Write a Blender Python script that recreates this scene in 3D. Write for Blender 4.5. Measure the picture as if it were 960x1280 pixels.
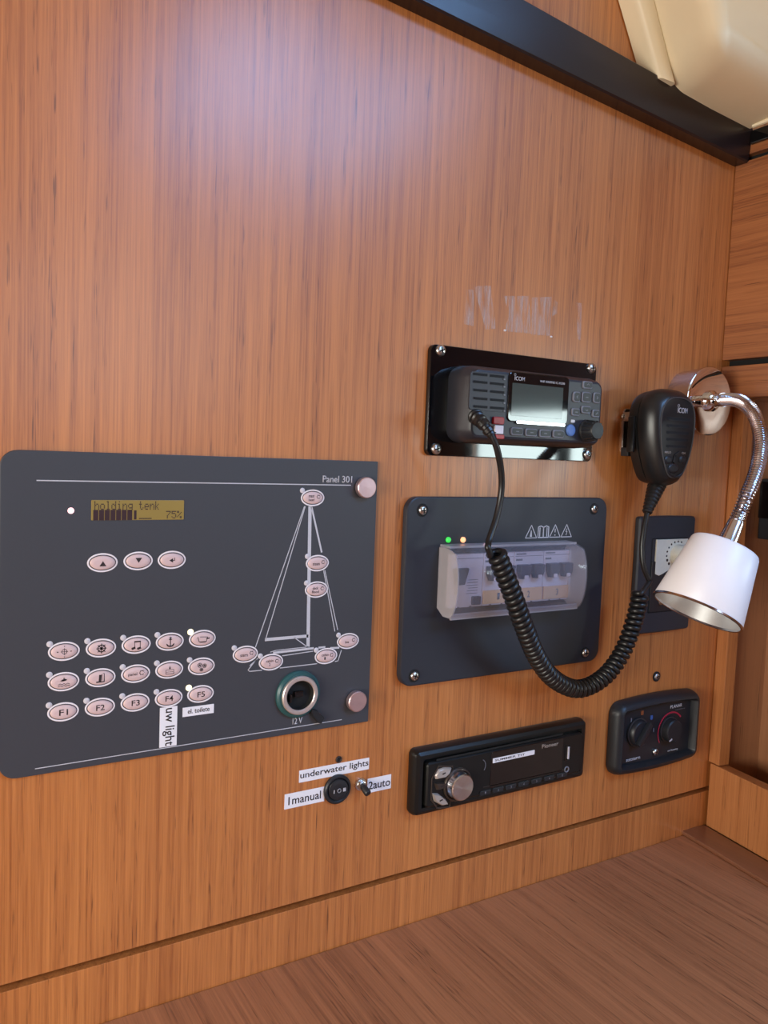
import bpy, bmesh, math, random
from mathutils import Vector, Matrix
random.seed(4)
for o in list(bpy.data.objects):
    bpy.data.objects.remove(o, do_unlink=True)
sc = bpy.context.scene
COL = sc.collection

# ------------------------------------------------------------------ camera
Z0 = 1.15                         # eye height; the bulkhead face is the plane Y = 0, the cabin lies at Y < 0
CAM = Vector((0.0, -0.52, Z0))
FPX = 1003.0                      # focal length in pixels of the 960 x 1280 frame
AX = ((0.85449914, -0.0046609, 0.5194319),
      (-0.51799302, -0.08255998, 0.85139126),
      (0.03891603, -0.9965752, -0.07296175))      # rows: world X, Y, Z in camera (right, down, forward)
cd = bpy.data.cameras.new('camera')
cam = bpy.data.objects.new('camera', cd)
COL.objects.link(cam)
cd.sensor_fit = 'VERTICAL'
cd.sensor_height = 36.0
cd.lens = FPX / 1280.0 * 36.0
cd.clip_start = 0.01
rm = Matrix(((AX[0][0], -AX[0][1], -AX[0][2]), (AX[1][0], -AX[1][1], -AX[1][2]), (AX[2][0], -AX[2][1], -AX[2][2])))
cam.matrix_world = Matrix.Translation(CAM) @ rm.to_4x4()
sc.camera = cam

# ------------------------------------------------------------------ light and exposure
sc.view_settings.view_transform = 'Standard'
sc.view_settings.look = 'None'
sc.view_settings.gamma = 1.0
sc.view_settings.use_curve_mapping = False
sc.view_settings.exposure = 0.0
w = bpy.data.worlds.new('world'); sc.world = w; w.use_nodes = True
w.node_tree.nodes['Background'].inputs[0].default_value = (0.62, 0.78, 1.0, 1)
w.node_tree.nodes['Background'].inputs[1].default_value = 1.0

def area(name, loc, rot, sx, sy, power, col):
    l = bpy.data.lights.new(name, 'AREA'); l.shape = 'RECTANGLE'
    l.size = sx; l.size_y = sy; l.energy = power; l.color = col
    o = bpy.data.objects.new(name, l); COL.objects.link(o)
    o.location = loc; o.rotation_euler = rot
    return o
HATCH = (0.50, 1.14, -1.75, -0.95)               # x0,x1,y0,y1 of the deck hatch in the ceiling
CEIL = Z0 + 0.80
FARX = 2.2                                       # cabin side wall with the long window
WIN = (-2.38, -1.10, Z0 - 0.06, Z0 + 0.20)
area('hatch_daylight', ((HATCH[0]+HATCH[1])/2, (HATCH[2]+HATCH[3])/2, CEIL + 0.05), (0, 0, 0),
     HATCH[1]-HATCH[0], HATCH[3]-HATCH[2], 36.0, (0.25, 0.50, 1.0))
area('window_daylight', (FARX + 0.05, (WIN[0]+WIN[1])/2, (WIN[2]+WIN[3])/2), (0, math.radians(90), 0),
     WIN[3]-WIN[2], WIN[1]-WIN[0], 19.0, (0.88, 1.0, 0.98))
LFILL = (-0.90, -0.22, Z0 - 0.25, Z0 + 0.13)  # unseen opening and light added on the left as warm fill
area('fill_light_left', (-0.85, (LFILL[0]+LFILL[1])/2, (LFILL[2]+LFILL[3])/2), (0, math.radians(-90), 0),
     LFILL[3]-LFILL[2], LFILL[1]-LFILL[0], 19.0, (1.0, 0.91, 0.80))
BFILL = (0.15, 1.25, Z0 + 0.02, Z0 + 0.72)  # unseen opening and light added behind, to lift the wall and its sheen
area('fill_light_back', ((BFILL[0]+BFILL[1])/2, -2.75, (BFILL[2]+BFILL[3])/2), (math.radians(90), 0, 0),
     BFILL[1]-BFILL[0], BFILL[3]-BFILL[2], 6.0, (0.80, 0.86, 1.0))

# ------------------------------------------------------------------ helpers
def P(px, py, Y=0.0):
    """point of the photograph -> (x, z) on the plane at distance Y from the bulkhead"""
    c = (px - 480.0, py - 640.0, FPX)
    d = [AX[i][0]*c[0] + AX[i][1]*c[1] + AX[i][2]*c[2] for i in range(3)]
    t = (Y - CAM.y) / d[1]
    return (CAM.x + d[0]*t, CAM.z + d[2]*t)
def P3(px, py, Y=0.0):
    x, z = P(px, py, Y)
    return Vector((x, Y, z))
def RECT(tl, tr, br, bl, Y=0.0):
    a, b, c, d = P(*tl, Y), P(*tr, Y), P(*br, Y), P(*bl, Y)
    return ((a[0]+d[0])/2, (b[0]+c[0])/2, (c[1]+d[1])/2, (a[1]+b[1])/2)     # x0,x1,z0,z1

WLOC = {}
def root(name, loc, label=None, cat=None, group=None):
    o = bpy.data.objects.new(name, None); COL.objects.link(o)
    o.empty_display_size = 0.02
    o.location = loc; WLOC[o] = Vector(loc)
    if label: o['label'] = label
    if cat: o['category'] = cat
    if group: o['group'] = group
    return o
def tag(o, label, cat, group=None):
    o['label'] = label; o['category'] = cat
    if group: o['group'] = group
    return o
def obj(name, bm, mat, parent=None, smooth=False, label=None, angle=35):
    if isinstance(bm, bmesh.types.BMesh):
        bmesh.ops.recalc_face_normals(bm, faces=bm.faces[:])
        me = bpy.data.meshes.new(name)
        bm.to_mesh(me); bm.free()
    else:
        me = bm; me.name = name
    lo = Vector((1e9,)*3); hi = Vector((-1e9,)*3)
    for v in me.vertices:
        for k in range(3):
            lo[k] = min(lo[k], v.co[k]); hi[k] = max(hi[k], v.co[k])
    c = (lo + hi) / 2
    me.transform(Matrix.Translation(-c))
    if smooth:
        for p in me.polygons: p.use_smooth = len(p.vertices) <= 6
        try: me.set_sharp_from_angle(angle=math.radians(angle))
        except Exception: pass
        for p in me.polygons:
            if len(p.vertices) > 6: p.use_smooth = False
    o = bpy.data.objects.new(name, me); COL.objects.link(o)
    me.materials.clear(); me.materials.append(mat)
    WLOC[o] = c
    if parent is not None:
        o.parent = parent
        o.location = c - WLOC[parent]
    else:
        o.location = c
    if label: o['label'] = label
    return o
def struct(name, bm, mat, parent=None, smooth=False):
    o = obj(name, bm, mat, parent, smooth)
    if parent is None: o['kind'] = 'structure'
    return o

# outlines: functions of an inset giving a closed list of (x, z)
def rr(x0, x1, z0, z1, r=0.002, n=5, rc=None):
    """rounded rectangle; rc = radii (tl, tr, br, bl)"""
    rc = rc or (r, r, r, r)
    def f(i=0.0):
        X0, X1, Y0, Y1 = x0+i, x1-i, z0+i, z1-i
        tl, tr, br, bl = [max(q-i, 0.00005) for q in rc]
        out = []
        for (cx, cz, rad, a0) in ((X1-tr, Y1-tr, tr, 0), (X0+tl, Y1-tl, tl, 90), (X0+bl, Y0+bl, bl, 180), (X1-br, Y0+br, br, 270)):
            for k in range(n+1):
                a = math.radians(a0 + 90*k/n)
                out.append((cx + rad*math.cos(a), cz + rad*math.sin(a)))
        return out
    return f
def el(cx, cz, rx, rz=None, n=32):
    rz = rz or rx
    def f(i=0.0):
        return [(cx + (rx-i)*math.cos(2*math.pi*k/n), cz + (rz-i)*math.sin(2*math.pi*k/n)) for k in range(n)]
    return f
def poly(pts):
    cx = sum(p[0] for p in pts)/len(pts); cz = sum(p[1] for p in pts)/len(pts)
    def f(i=0.0):
        out = []
        for (x, z) in pts:
            d = math.hypot(x-cx, z-cz) or 1
            out.append((x - (x-cx)/d*i, z - (z-cz)/d*i))
        return out
    return f
def loft(f, prof, capb=True, capf=True, bm=None):
    """prof: list of (inset, y) from the back to the front"""
    bm = bm or bmesh.new()
    rings = []
    for (i, y) in prof:
        rings.append([bm.verts.new((x, y, z)) for (x, z) in f(i)])
    n = len(rings[0])
    for a, b in zip(rings, rings[1:]):
        for k in range(n):
            bm.faces.new((a[k], a[(k+1) % n], b[(k+1) % n], b[k]))
    if capb: bm.faces.new(rings[0])
    if capf: bm.faces.new(rings[-1])
    return bm
def slab(f, yb, yf, bev=0.0004):
    return loft(f, [(0, yb), (0, yf+bev), (bev*0.3, yf+bev*0.3), (bev, yf)])
def ring(f, wdt, yb, yf, bev=0.0003):
    return loft(f, [(0, yb), (0, yf+bev), (bev, yf), (wdt-bev, yf), (wdt, yf+bev), (wdt, yb), (0, yb)], False, False)
def box(x0, x1, y0, y1, z0, z1, bm=None, bev=0.0):
    b = bmesh.new()
    r = bmesh.ops.create_cube(b, size=1.0)
    for v in b.verts:
        v.co = Vector((x0 + (v.co.x+.5)*(x1-x0), y0 + (v.co.y+.5)*(y1-y0), z0 + (v.co.z+.5)*(z1-z0)))
    if bev > 0:
        bmesh.ops.bevel(b, geom=b.edges[:], offset=bev, segments=2, profile=0.6, affect='EDGES')
    if bm is None: return b
    me = bpy.data.meshes.new('t'); b.to_mesh(me); b.free(); bm.from_mesh(me); bpy.data.meshes.remove(me)
    return bm
def spline(pts, sub=8):
    """Catmull-Rom through Vectors"""
    out = []
    n = len(pts)
    for i in range(n-1):
        p0 = pts[max(i-1, 0)]; p1 = pts[i]; p2 = pts[i+1]; p3 = pts[min(i+2, n-1)]
        for k in range(sub):
            t = k/sub
            out.append(0.5*((2*p1) + (p2-p0)*t + (2*p0-5*p1+4*p2-p3)*t*t + (3*p1-p0-3*p2+p3)*t*t*t))
    out.append(pts[-1].copy())
    return out
def resample(pts, step):
    out = [pts[0].copy()]; acc = 0.0
    for a, b in zip(pts, pts[1:]):
        L = (b-a).length
        if L == 0: continue
        t = step - acc
        while t <= L:
            out.append(a + (b-a)*(t/L)); t += step
        acc = (acc + L) % step
    return out
def frames(path):
    n = len(path); fr = []
    t0 = (path[1]-path[0]).normalized()
    u = t0.orthogonal().normalized()
    for i in range(n):
        t = (path[min(i+1, n-1)] - path[max(i-1, 0)]).normalized()
        u = (u - t*u.dot(t)).normalized()
        fr.append((t, u, t.cross(u)))
    return fr
def tube(path, rad, n=10, bm=None, cap=True):
    bm = bm or bmesh.new()
    fr = frames(path); rings = []
    for i, p in enumerate(path):
        r = rad[i] if isinstance(rad, (list, tuple)) else rad
        _, u, v = fr[i]
        rings.append([bm.verts.new(p + (u*math.cos(2*math.pi*k/n) + v*math.sin(2*math.pi*k/n))*r) for k in range(n)])
    for a, b in zip(rings, rings[1:]):
        for k in range(n):
            bm.faces.new((a[k], a[(k+1) % n], b[(k+1) % n], b[k]))
    if cap:
        bm.faces.new(rings[0]); bm.faces.new(rings[-1])
    return bm
def lathe(base, axis, prof, n=40, bm=None, cap0=True, cap1=True):
    """prof: (radius, distance along axis)"""
    bm = bm or bmesh.new()
    axis = axis.normalized(); u = axis.orthogonal().normalized(); v = axis.cross(u)
    rings = []
    for (r, h) in prof:
        rings.append([bm.verts.new(base + axis*h + (u*math.cos(2*math.pi*k/n) + v*math.sin(2*math.pi*k/n))*r) for k in range(n)])
    for a, b in zip(rings, rings[1:]):
        for k in range(n):
            bm.faces.new((a[k], a[(k+1) % n], b[(k+1) % n], b[k]))
    if cap0: bm.faces.new(rings[0])
    if cap1: bm.faces.new(rings[-1])
    return bm
def stroke(pts, wd, y, th=0.00012, closed=False, bm=None):
    """a printed or raised line through (x, z) points"""
    bm = bm or bmesh.new()
    if closed: pts = list(pts) + [pts[0]]
    wl = wd if isinstance(wd, (list, tuple)) else [wd]*len(pts)
    for i in range(len(pts)-1):
        a = Vector((pts[i][0], pts[i][1])); b = Vector((pts[i+1][0], pts[i+1][1]))
        d = (b-a)
        if d.length < 1e-9: continue
        d.normalize(); nrm = Vector((-d.y, d.x))
        ea = a - d*wl[i]*0.25; eb = b + d*wl[i+1]*0.25
        q = [ea+nrm*wl[i]/2, eb+nrm*wl[i+1]/2, eb-nrm*wl[i+1]/2, ea-nrm*wl[i]/2]
        fr_ = [bm.verts.new((p.x, y-th, p.y)) for p in q]; bk = [bm.verts.new((p.x, y, p.y)) for p in q]
        bm.faces.new(fr_)
        for k in range(4): bm.faces.new((fr_[k], fr_[(k+1) % 4], bk[(k+1) % 4], bk[k]))
    return bm
def arc(cx, cz, r, a0, a1, n=16, rz=None):
    rz = rz or r
    return [(cx + r*math.cos(math.radians(a0+(a1-a0)*k/n)), cz + rz*math.sin(math.radians(a0+(a1-a0)*k/n))) for k in range(n+1)]
def text(name, s, x0, x1, z0, z1, y, mat, parent, rot=0, th=0.0001, label=None, slope=0.0, res=3):
    """lettering filled into the rectangle; rot=-90 reads downwards"""
    cu = bpy.data.curves.new('txt', 'FONT'); cu.body = s; cu.size = 1.0; cu.resolution_u = res; cu.offset = 0.008
    t = bpy.data.objects.new('txt', cu); COL.objects.link(t)
    dg = bpy.context.evaluated_depsgraph_get()
    me = bpy.data.meshes.new_from_object(t.evaluated_get(dg))
    bpy.data.objects.remove(t); bpy.data.curves.remove(cu)
    xs = [v.co.x for v in me.vertices]; ys = [v.co.y for v in me.vertices]
    ax, bx, ay, by = min(xs), max(xs), min(ys), max(ys)
    for v in me.vertices:
        u = (v.co.x-ax)/(bx-ax); q = (v.co.y-ay)/(by-ay)
        if rot == -90:
            X = x0 + q*(x1-x0); Z = z1 - u*(z1-z0)
        else:
            X = x0 + u*(x1-x0); Z = z0 + q*(z1-z0) + slope*(u-.5)*(x1-x0)
        v.co = Vector((X, y, Z))
    bm = bmesh.new(); bm.from_mesh(me); bpy.data.meshes.remove(me)
    r = bmesh.ops.extrude_face_region(bm, geom=bm.faces[:])
    for v in [g for g in r['geom'] if isinstance(g, bmesh.types.BMVert)]: v.co.y -= th
    return obj(name, bm, mat, parent, label=label)

# ------------------------------------------------------------------ materials
def mat(name, col, rough=0.5, metal=0.0, spec=0.5, var=0.06, scale=400.0, coat=0.0, trans=0.0, emit=None, estr=0.0, bump=0.0, ior=None, coatr=0.1, aniso=0.0):
    m = bpy.data.materials.new(name); m.use_nodes = True
    nt = m.node_tree; b = nt.nodes['Principled BSDF']
    tc = nt.nodes.new('ShaderNodeTexCoord'); nz = nt.nodes.new('ShaderNodeTexNoise')
    nz.inputs['Scale'].default_value = scale; nz.inputs['Detail'].default_value = 4
    nt.links.new(tc.outputs['Object'], nz.inputs['Vector'])
    mr = nt.nodes.new('ShaderNodeMapRange')
    mr.inputs['To Min'].default_value = 1-var; mr.inputs['To Max'].default_value = 1+var
    nt.links.new(nz.outputs['Fac'], mr.inputs['Value'])
    mx = nt.nodes.new('ShaderNodeMix'); mx.data_type = 'RGBA'; mx.blend_type = 'MULTIPLY'
    mx.inputs[0].default_value = 1.0
    mx.inputs[6].default_value = (*col, 1)
    nt.links.new(mr.outputs[0], mx.inputs[7])
    nt.links.new(mx.outputs[2], b.inputs['Base Color'])
    b.inputs['Roughness'].default_value = rough
    b.inputs['Metallic'].default_value = metal
    b.inputs['Specular IOR Level'].default_value = spec
    b.inputs['Coat Weight'].default_value = coat
    b.inputs['Coat Roughness'].default_value = coatr
    b.inputs['Transmission Weight'].default_value = trans
    b.inputs['Anisotropic'].default_value = aniso
    if ior: b.inputs['IOR'].default_value = ior
    if emit:
        b.inputs['Emission Color'].default_value = (*emit, 1)
        b.inputs['Emission Strength'].default_value = estr
    if bump:
        bp = nt.nodes.new('ShaderNodeBump'); bp.inputs['Strength'].default_value = bump
        bp.inputs['Distance'].default_value = 0.0005
        nt.links.new(nz.outputs['Fac'], bp.inputs['Height']); nt.links.new(bp.outputs[0], b.inputs['Normal'])
    return m

def wood(name, along='Z', light=(0.60, 0.212, 0.051), dark=(0.31, 0.086, 0.018), rough=0.44, across=None, contrast=1.0, spec=0.5, coat=1.0):
    """straight-grained teak veneer: fine streaks running along one axis"""
    m = bpy.data.materials.new(name); m.use_nodes = True
    nt = m.node_tree; N = nt.nodes; L = nt.links; b = N['Principled BSDF']
    tc = N.new('ShaderNodeTexCoord')
    def streak(sa, sl, detail, rough_=0.6, dist=0.0):
        mp = N.new('ShaderNodeMapping')
        s = [sa, sa, sa]; s['XYZ'.index(along)] = sl
        mp.inputs['Scale'].default_value = s
        L.new(tc.outputs['Object'], mp.inputs['Vector'])
        nz = N.new('ShaderNodeTexNoise'); nz.inputs['Scale'].default_value = 1.0
        nz.inputs['Detail'].default_value = detail; nz.inputs['Roughness'].default_value = rough_
        nz.inputs['Distortion'].default_value = dist
        L.new(mp.outputs[0], nz.inputs['Vector'])
        return nz.outputs['Fac']
    def mrange(s, a, c, lo=0.0, hi=1.0):
        r = N.new('ShaderNodeMapRange'); L.new(s, r.inputs['Value'])
        r.inputs['From Min'].default_value = a; r.inputs['From Max'].default_value = c
        r.inputs['To Min'].default_value = lo; r.inputs['To Max'].default_value = hi
        return r.outputs[0]
    def math_(op, a, c):
        q = N.new('ShaderNodeMath'); q.operation = op
        for i, v in enumerate((a, c)):
            if isinstance(v, float): q.inputs[i].default_value = v
            else: L.new(v, q.inputs[i])
        return q.outputs[0]
    wide = streak(28, 0.7, 3, 0.55, 0.3)
    mid = streak(190, 2.2, 3, 0.6, 0.2)
    fine = streak(820, 12.0, 4, 0.7)
    pore = streak(950, 42.0, 1, 0.5)
    s = math_('ADD', math_('MULTIPLY', wide, 0.20), math_('ADD', math_('MULTIPLY', mid, 0.33), math_('MULTIPLY', fine, 0.47)))
    fac = mrange(s, 0.5-0.125/contrast, 0.5+0.125/contrast)
    ramp = N.new('ShaderNodeValToRGB'); L.new(fac, ramp.inputs[0])
    e = ramp.color_ramp.elements
    e[0].position = 0.0; e[0].color = (*dark, 1)
    e[1].position = 1.0; e[1].color = (*light, 1)
    k = ramp.color_ramp.elements.new(0.5)
    k.color = (*[0.42*d+0.58*l for d, l in zip(dark, light)], 1)
    # dark short pores
    pr = math_('MULTIPLY', mrange(pore, 0.60, 0.70), mrange(mid, 0.52, 0.36))
    mx = N.new('ShaderNodeMix'); mx.data_type = 'RGBA'
    L.new(math_('MULTIPLY', pr, 0.75), mx.inputs[0]); L.new(ramp.outputs[0], mx.inputs[6])
    mx.inputs[7].default_value = (*[d*0.35 for d in dark], 1)
    L.new(mx.outputs[2], b.inputs['Base Color'])
    L.new(mrange(fine, 0.3, 0.7, rough-0.05, rough+0.07), b.inputs['Roughness'])
    b.inputs['Specular IOR Level'].default_value = spec
    b.inputs['Coat Weight'].default_value = coat; b.inputs['Coat Roughness'].default_value = 0.26
    bp = N.new('ShaderNodeBump'); bp.inputs['Strength'].default_value = 0.05; bp.inputs['Distance'].default_value = 0.0006
    L.new(math_('ADD', fine, math_('MULTIPLY', pr, -1.0)), bp.inputs['Height']); L.new(bp.outputs[0], b.inputs['Normal'])
    return m

M = {}
M['wood_v'] = wood('teak_veneer_upright', 'Z')
M['wood_y'] = wood('teak_veneer_cabinet', 'Y', light=(0.42, 0.155, 0.052), dark=(0.22, 0.068, 0.023), contrast=1.1)
M['wood_rv'] = wood('teak_solid_upright', 'Z', light=(0.58, 0.24, 0.085), dark=(0.36, 0.125, 0.038), contrast=0.8)
M['wood_back'] = wood('teak_locker_back', 'Z', light=(0.42, 0.19, 0.09), dark=(0.28, 0.12, 0.055), contrast=0.6)
M['wood_desk'] = wood('teak_desk', 'Y', light=(0.46, 0.185, 0.078), dark=(0.24, 0.088, 0.036), contrast=1.0, rough=0.5, coat=0.0)
M['wood_lip'] = wood('teak_batten', 'Y', light=(0.25, 0.10, 0.05), dark=(0.17, 0.065, 0.032), contrast=0.6, rough=0.5)
M['groove'] = mat('groove_dark', (0.010, 0.005, 0.004), 0.8)
M['beam'] = mat('wenge_satin', (0.017, 0.009, 0.009), 0.24, spec=0.5)
M['cream'] = mat('cream_gelcoat', (0.84, 0.72, 0.50), 0.42, var=0.03, scale=60)
M['floor'] = wood('cabin_sole', 'Y', light=(0.36, 0.17, 0.08), dark=(0.2, 0.085, 0.04))
M['liner'] = mat('cream_liner', (0.60, 0.53, 0.42), 0.7)
M['panel'] = mat('panel_slate', (0.046, 0.047, 0.056), 0.46, spec=0.5, var=0.05, scale=700)
M['print'] = mat('print_white', (0.56, 0.54, 0.58), 0.5)
M['rim'] = mat('button_rim', (0.84, 0.76, 0.78), 0.4)
M['socketring'] = mat('socket_ring_metal', (0.66, 0.56, 0.53), 0.42, 0.75)
M['pink'] = mat('button_pink', (0.66, 0.47, 0.46), 0.42)
M['ink'] = mat('print_ink', (0.025, 0.014, 0.014), 0.6)
M['steel'] = mat('brushed_steel', (0.72, 0.53, 0.55), 0.36, 0.9)
M['chrome'] = mat('chrome', (0.82, 0.82, 0.84), 0.05, 1.0, var=0.01)
M['chrome2'] = mat('chrome_worn', (0.62, 0.62, 0.68), 0.16, 1.0, var=0.02)
M['screw'] = mat('screw_steel', (0.62, 0.60, 0.58), 0.28, 1.0)
M['black'] = mat('black_plastic', (0.014, 0.014, 0.017), 0.42, spec=0.5, var=0.1, scale=900)
M['blackm'] = mat('black_moulded', (0.016, 0.017, 0.020), 0.42, spec=0.4, var=0.1, scale=900)
M['navy'] = mat('radio_shell', (0.024, 0.025, 0.034), 0.40, spec=0.5, var=0.08, scale=900)
M['gloss'] = mat('black_gloss', (0.004, 0.004, 0.005), 0.04, spec=0.6, var=0.02)
M['dark'] = mat('dark_hole', (0.004, 0.004, 0.004), 0.8)
M['rubber'] = mat('black_rubber', (0.011, 0.011, 0.012), 0.34, spec=0.5, var=0.05)
M['teal'] = mat('teal_ring', (0.020, 0.085, 0.090), 0.4)
M['ledoff'] = mat('led_lens', (0.62, 0.57, 0.60), 0.3)
M['led_y'] = mat('led_warm', (1.0, 0.85, 0.5), 0.3, emit=(1.0, 0.86, 0.50), estr=1.2)
M['led_r'] = mat('led_red', (1.0, 0.5, 0.5), 0.3, emit=(1.0, 0.62, 0.66), estr=1.3)
M['led_g'] = mat('led_green', (0.05, 0.5, 0.08), 0.3, emit=(0.05, 0.75, 0.10), estr=0.7)
M['led_o'] = mat('led_orange', (1.0, 0.4, 0.2), 0.3, emit=(1.0, 0.42, 0.20), estr=1.2)
M['lcd'] = mat('lcd_amber', (0.20, 0.13, 0.03), 0.3, emit=(0.30, 0.22, 0.055), estr=0.28, var=0.12, scale=60)
M['lcdink'] = mat('lcd_ink', (0.035, 0.010, 0.012), 0.5)
M['lcdg'] = mat('radio_lcd', (0.055, 0.070, 0.064), 0.07, spec=0.6, var=0.05)
M['paper'] = mat('label_tape', (0.84, 0.80, 0.83), 0.45, var=0.02)
M['white'] = mat('lamp_white', (0.86, 0.85, 0.90), 0.38, var=0.01)
M['shadein'] = mat('shade_inner_aluminium', (0.62, 0.63, 0.64), 0.38, 0.6)
M['greyplate'] = mat('charcoal_plate', (0.022, 0.025, 0.032), 0.48, var=0.06, scale=800)
M['cpanel'] = mat('breaker_plate', (0.020, 0.023, 0.033), 0.45, var=0.05, scale=800)
M['ivory'] = mat('ivory_plastic', (0.62, 0.58, 0.48), 0.4)
M['breaker'] = mat('breaker_body', (0.66, 0.58, 0.64), 0.5, var=0.04)
M['tan'] = mat('breaker_label', (0.72, 0.46, 0.28), 0.55)
M['lever'] = mat('breaker_lever', (0.030, 0.030, 0.055), 0.4)
M['red'] = mat('red_flap', (0.36, 0.012, 0.022), 0.35)
M['ridge'] = mat('mic_ridge_highlight', (0.06, 0.06, 0.065), 0.3)  # paler than the shell: edge highlight of the front face put into colour
M['redprint'] = mat('red_print', (0.55, 0.03, 0.07), 0.5)
M['orangeprint'] = mat('orange_print', (0.22, 0.06, 0.02), 0.5)
M['blueprint'] = mat('blue_print', (0.03, 0.09, 0.30), 0.5)
M['blue'] = mat('blue_key', (0.10, 0.20, 0.48), 0.45)
M['keyrim'] = mat('key_rim', (0.17, 0.17, 0.20), 0.4)
M['silverkey'] = mat('silver_key', (0.46, 0.40, 0.36), 0.35, 0.35)
M['stereo'] = mat('stereo_bezel', (0.008, 0.008, 0.008), 0.34, spec=0.35)
M['stscreen'] = mat('stereo_screen', (0.012, 0.006, 0.005), 0.07, spec=0.5)
M['alu'] = mat('turned_aluminium', (0.62, 0.57, 0.56), 0.22, 1.0, aniso=0.85)
M['bronze'] = mat('stereo_ring', (0.075, 0.055, 0.045), 0.3, 0.5)

nt = M['alu'].node_tree; tg_ = nt.nodes.new('ShaderNodeTangent'); tg_.direction_type = 'RADIAL'; tg_.axis = 'Y'
nt.links.new(tg_.outputs[0], nt.nodes['Principled BSDF'].inputs['Tangent'])
# clear smoked cover: real thin polycarbonate
def clear(name, tint=(0.9, 0.9, 0.95), op=0.10, rough=0.03, col=(0.30, 0.29, 0.34)):
    m = bpy.data.materials.new(name); m.use_nodes = True
    nt = m.node_tree; b = nt.nodes['Principled BSDF']; out = nt.nodes['Material Output']
    tr = nt.nodes.new('ShaderNodeBsdfTransparent'); tr.inputs[0].default_value = (*tint, 1)
    mx = nt.nodes.new('ShaderNodeMixShader')
    nz = nt.nodes.new('ShaderNodeTexNoise'); nz.inputs['Scale'].default_value = 90
    tc = nt.nodes.new('ShaderNodeTexCoord'); nt.links.new(tc.outputs['Object'], nz.inputs['Vector'])
    lw = nt.nodes.new('ShaderNodeLayerWeight'); lw.inputs[0].default_value = 0.5
    pw = nt.nodes.new('ShaderNodeMath'); pw.operation = 'POWER'; pw.inputs[1].default_value = 5.0
    fr = nt.nodes.new('ShaderNodeMath'); fr.operation = 'MULTIPLY_ADD'; fr.inputs[1].default_value = 0.7; fr.inputs[2].default_value = 0.04
    nt.links.new(lw.outputs['Facing'], pw.inputs[0]); nt.links.new(pw.outputs[0], fr.inputs[0])
    mr = nt.nodes.new('ShaderNodeMath'); mr.operation = 'MULTIPLY_ADD'
    nt.links.new(nz.outputs['Fac'], mr.inputs[0]); mr.inputs[1].default_value = 0.04; mr.inputs[2].default_value = op
    ad = nt.nodes.new('ShaderNodeMath'); ad.operation = 'ADD'
    nt.links.new(mr.outputs[0], ad.inputs[0]); nt.links.new(fr.outputs[0], ad.inputs[1])
    ad.use_clamp = True; nt.links.new(ad.outputs[0], mx.inputs[0]); nt.links.new(tr.outputs[0], mx.inputs[1]); nt.links.new(b.outputs[0], mx.inputs[2])
    nt.links.new(mx.outputs[0], out.inputs[0])
    b.inputs['Base Color'].default_value = (*col, 1); b.inputs['Roughness'].default_value = rough
    return m
M['clear'] = clear('clear_polycarbonate', (0.95, 0.95, 0.97), 0.06, col=(0.55, 0.53, 0.60))
M['clearedge'] = clear('clear_polycarbonate_edge', (0.9, 0.9, 0.93), 0.30, 0.2, col=(0.66, 0.62, 0.66))
M['glass'] = clear('window_glass', (0.97, 1.0, 1.0), 0.0, 0.0)

# glue film left by old tape: patchy, whitish, slightly shiny
def glue():
    m = bpy.data.materials.new('glue_film'); m.use_nodes = True
    nt = m.node_tree; b = nt.nodes['Principled BSDF']; out = nt.nodes['Material Output']
    tc = nt.nodes.new('ShaderNodeTexCoord'); mp = nt.nodes.new('ShaderNodeMapping')
    mp.inputs['Scale'].default_value = (420, 420, 45)
    mp.inputs['Rotation'].default_value = (0, math.radians(8), 0)
    nz = nt.nodes.new('ShaderNodeTexNoise'); nz.inputs['Scale'].default_value = 1.0; nz.inputs['Detail'].default_value = 5
    nt.links.new(tc.outputs['Object'], mp.inputs[0]); nt.links.new(mp.outputs[0], nz.inputs['Vector'])
    mr = nt.nodes.new('ShaderNodeMapRange'); mr.inputs['From Min'].default_value = 0.40; mr.inputs['From Max'].default_value = 0.68
    mr.inputs['To Max'].default_value = 0.40
    nt.links.new(nz.outputs['Fac'], mr.inputs['Value'])
    tr = nt.nodes.new('ShaderNodeBsdfTransparent'); mx = nt.nodes.new('ShaderNodeMixShader')
    nt.links.new(mr.outputs[0], mx.inputs[0]); nt.links.new(tr.outputs[0], mx.inputs[1]); nt.links.new(b.outputs[0], mx.inputs[2])
    nt.links.new(mx.outputs[0], out.inputs[0])
    b.inputs['Base Color'].default_value = (0.74, 0.56, 0.50, 1); b.inputs['Roughness'].default_value = 0.35
    return m
M['glue'] = glue()

# ------------------------------------------------------------------ the cabin shell
RX = 0.705                                        # face of the cabinet on the right
GRV = Z0 - 0.3395                                 # groove between bulkhead panel and kick board
DESK = Z0 - 0.382
LX, BY, FZ = -0.8, -2.7, 0.0
bm = box(LX, RX+0.06, 0, 0.03, GRV+0.003, CEIL)
wall = struct('wall_bulkhead', bm, M['wood_v'])
wall['label'] = 'tall bulkhead of straight grained teak veneer'
struct('trim_1', box(LX, RX+0.06, 0.010, 0.03, GRV-0.002, GRV+0.003), M['groove'])['label'] = 'dark shadow groove below the bulkhead'
struct('baseboard_bulkhead', box(LX, RX+0.06, 0.0, 0.03, DESK-0.02, GRV-0.002, bev=0.0004), M['wood_v'])['label'] = 'narrow teak kick board between groove and desk'
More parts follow.
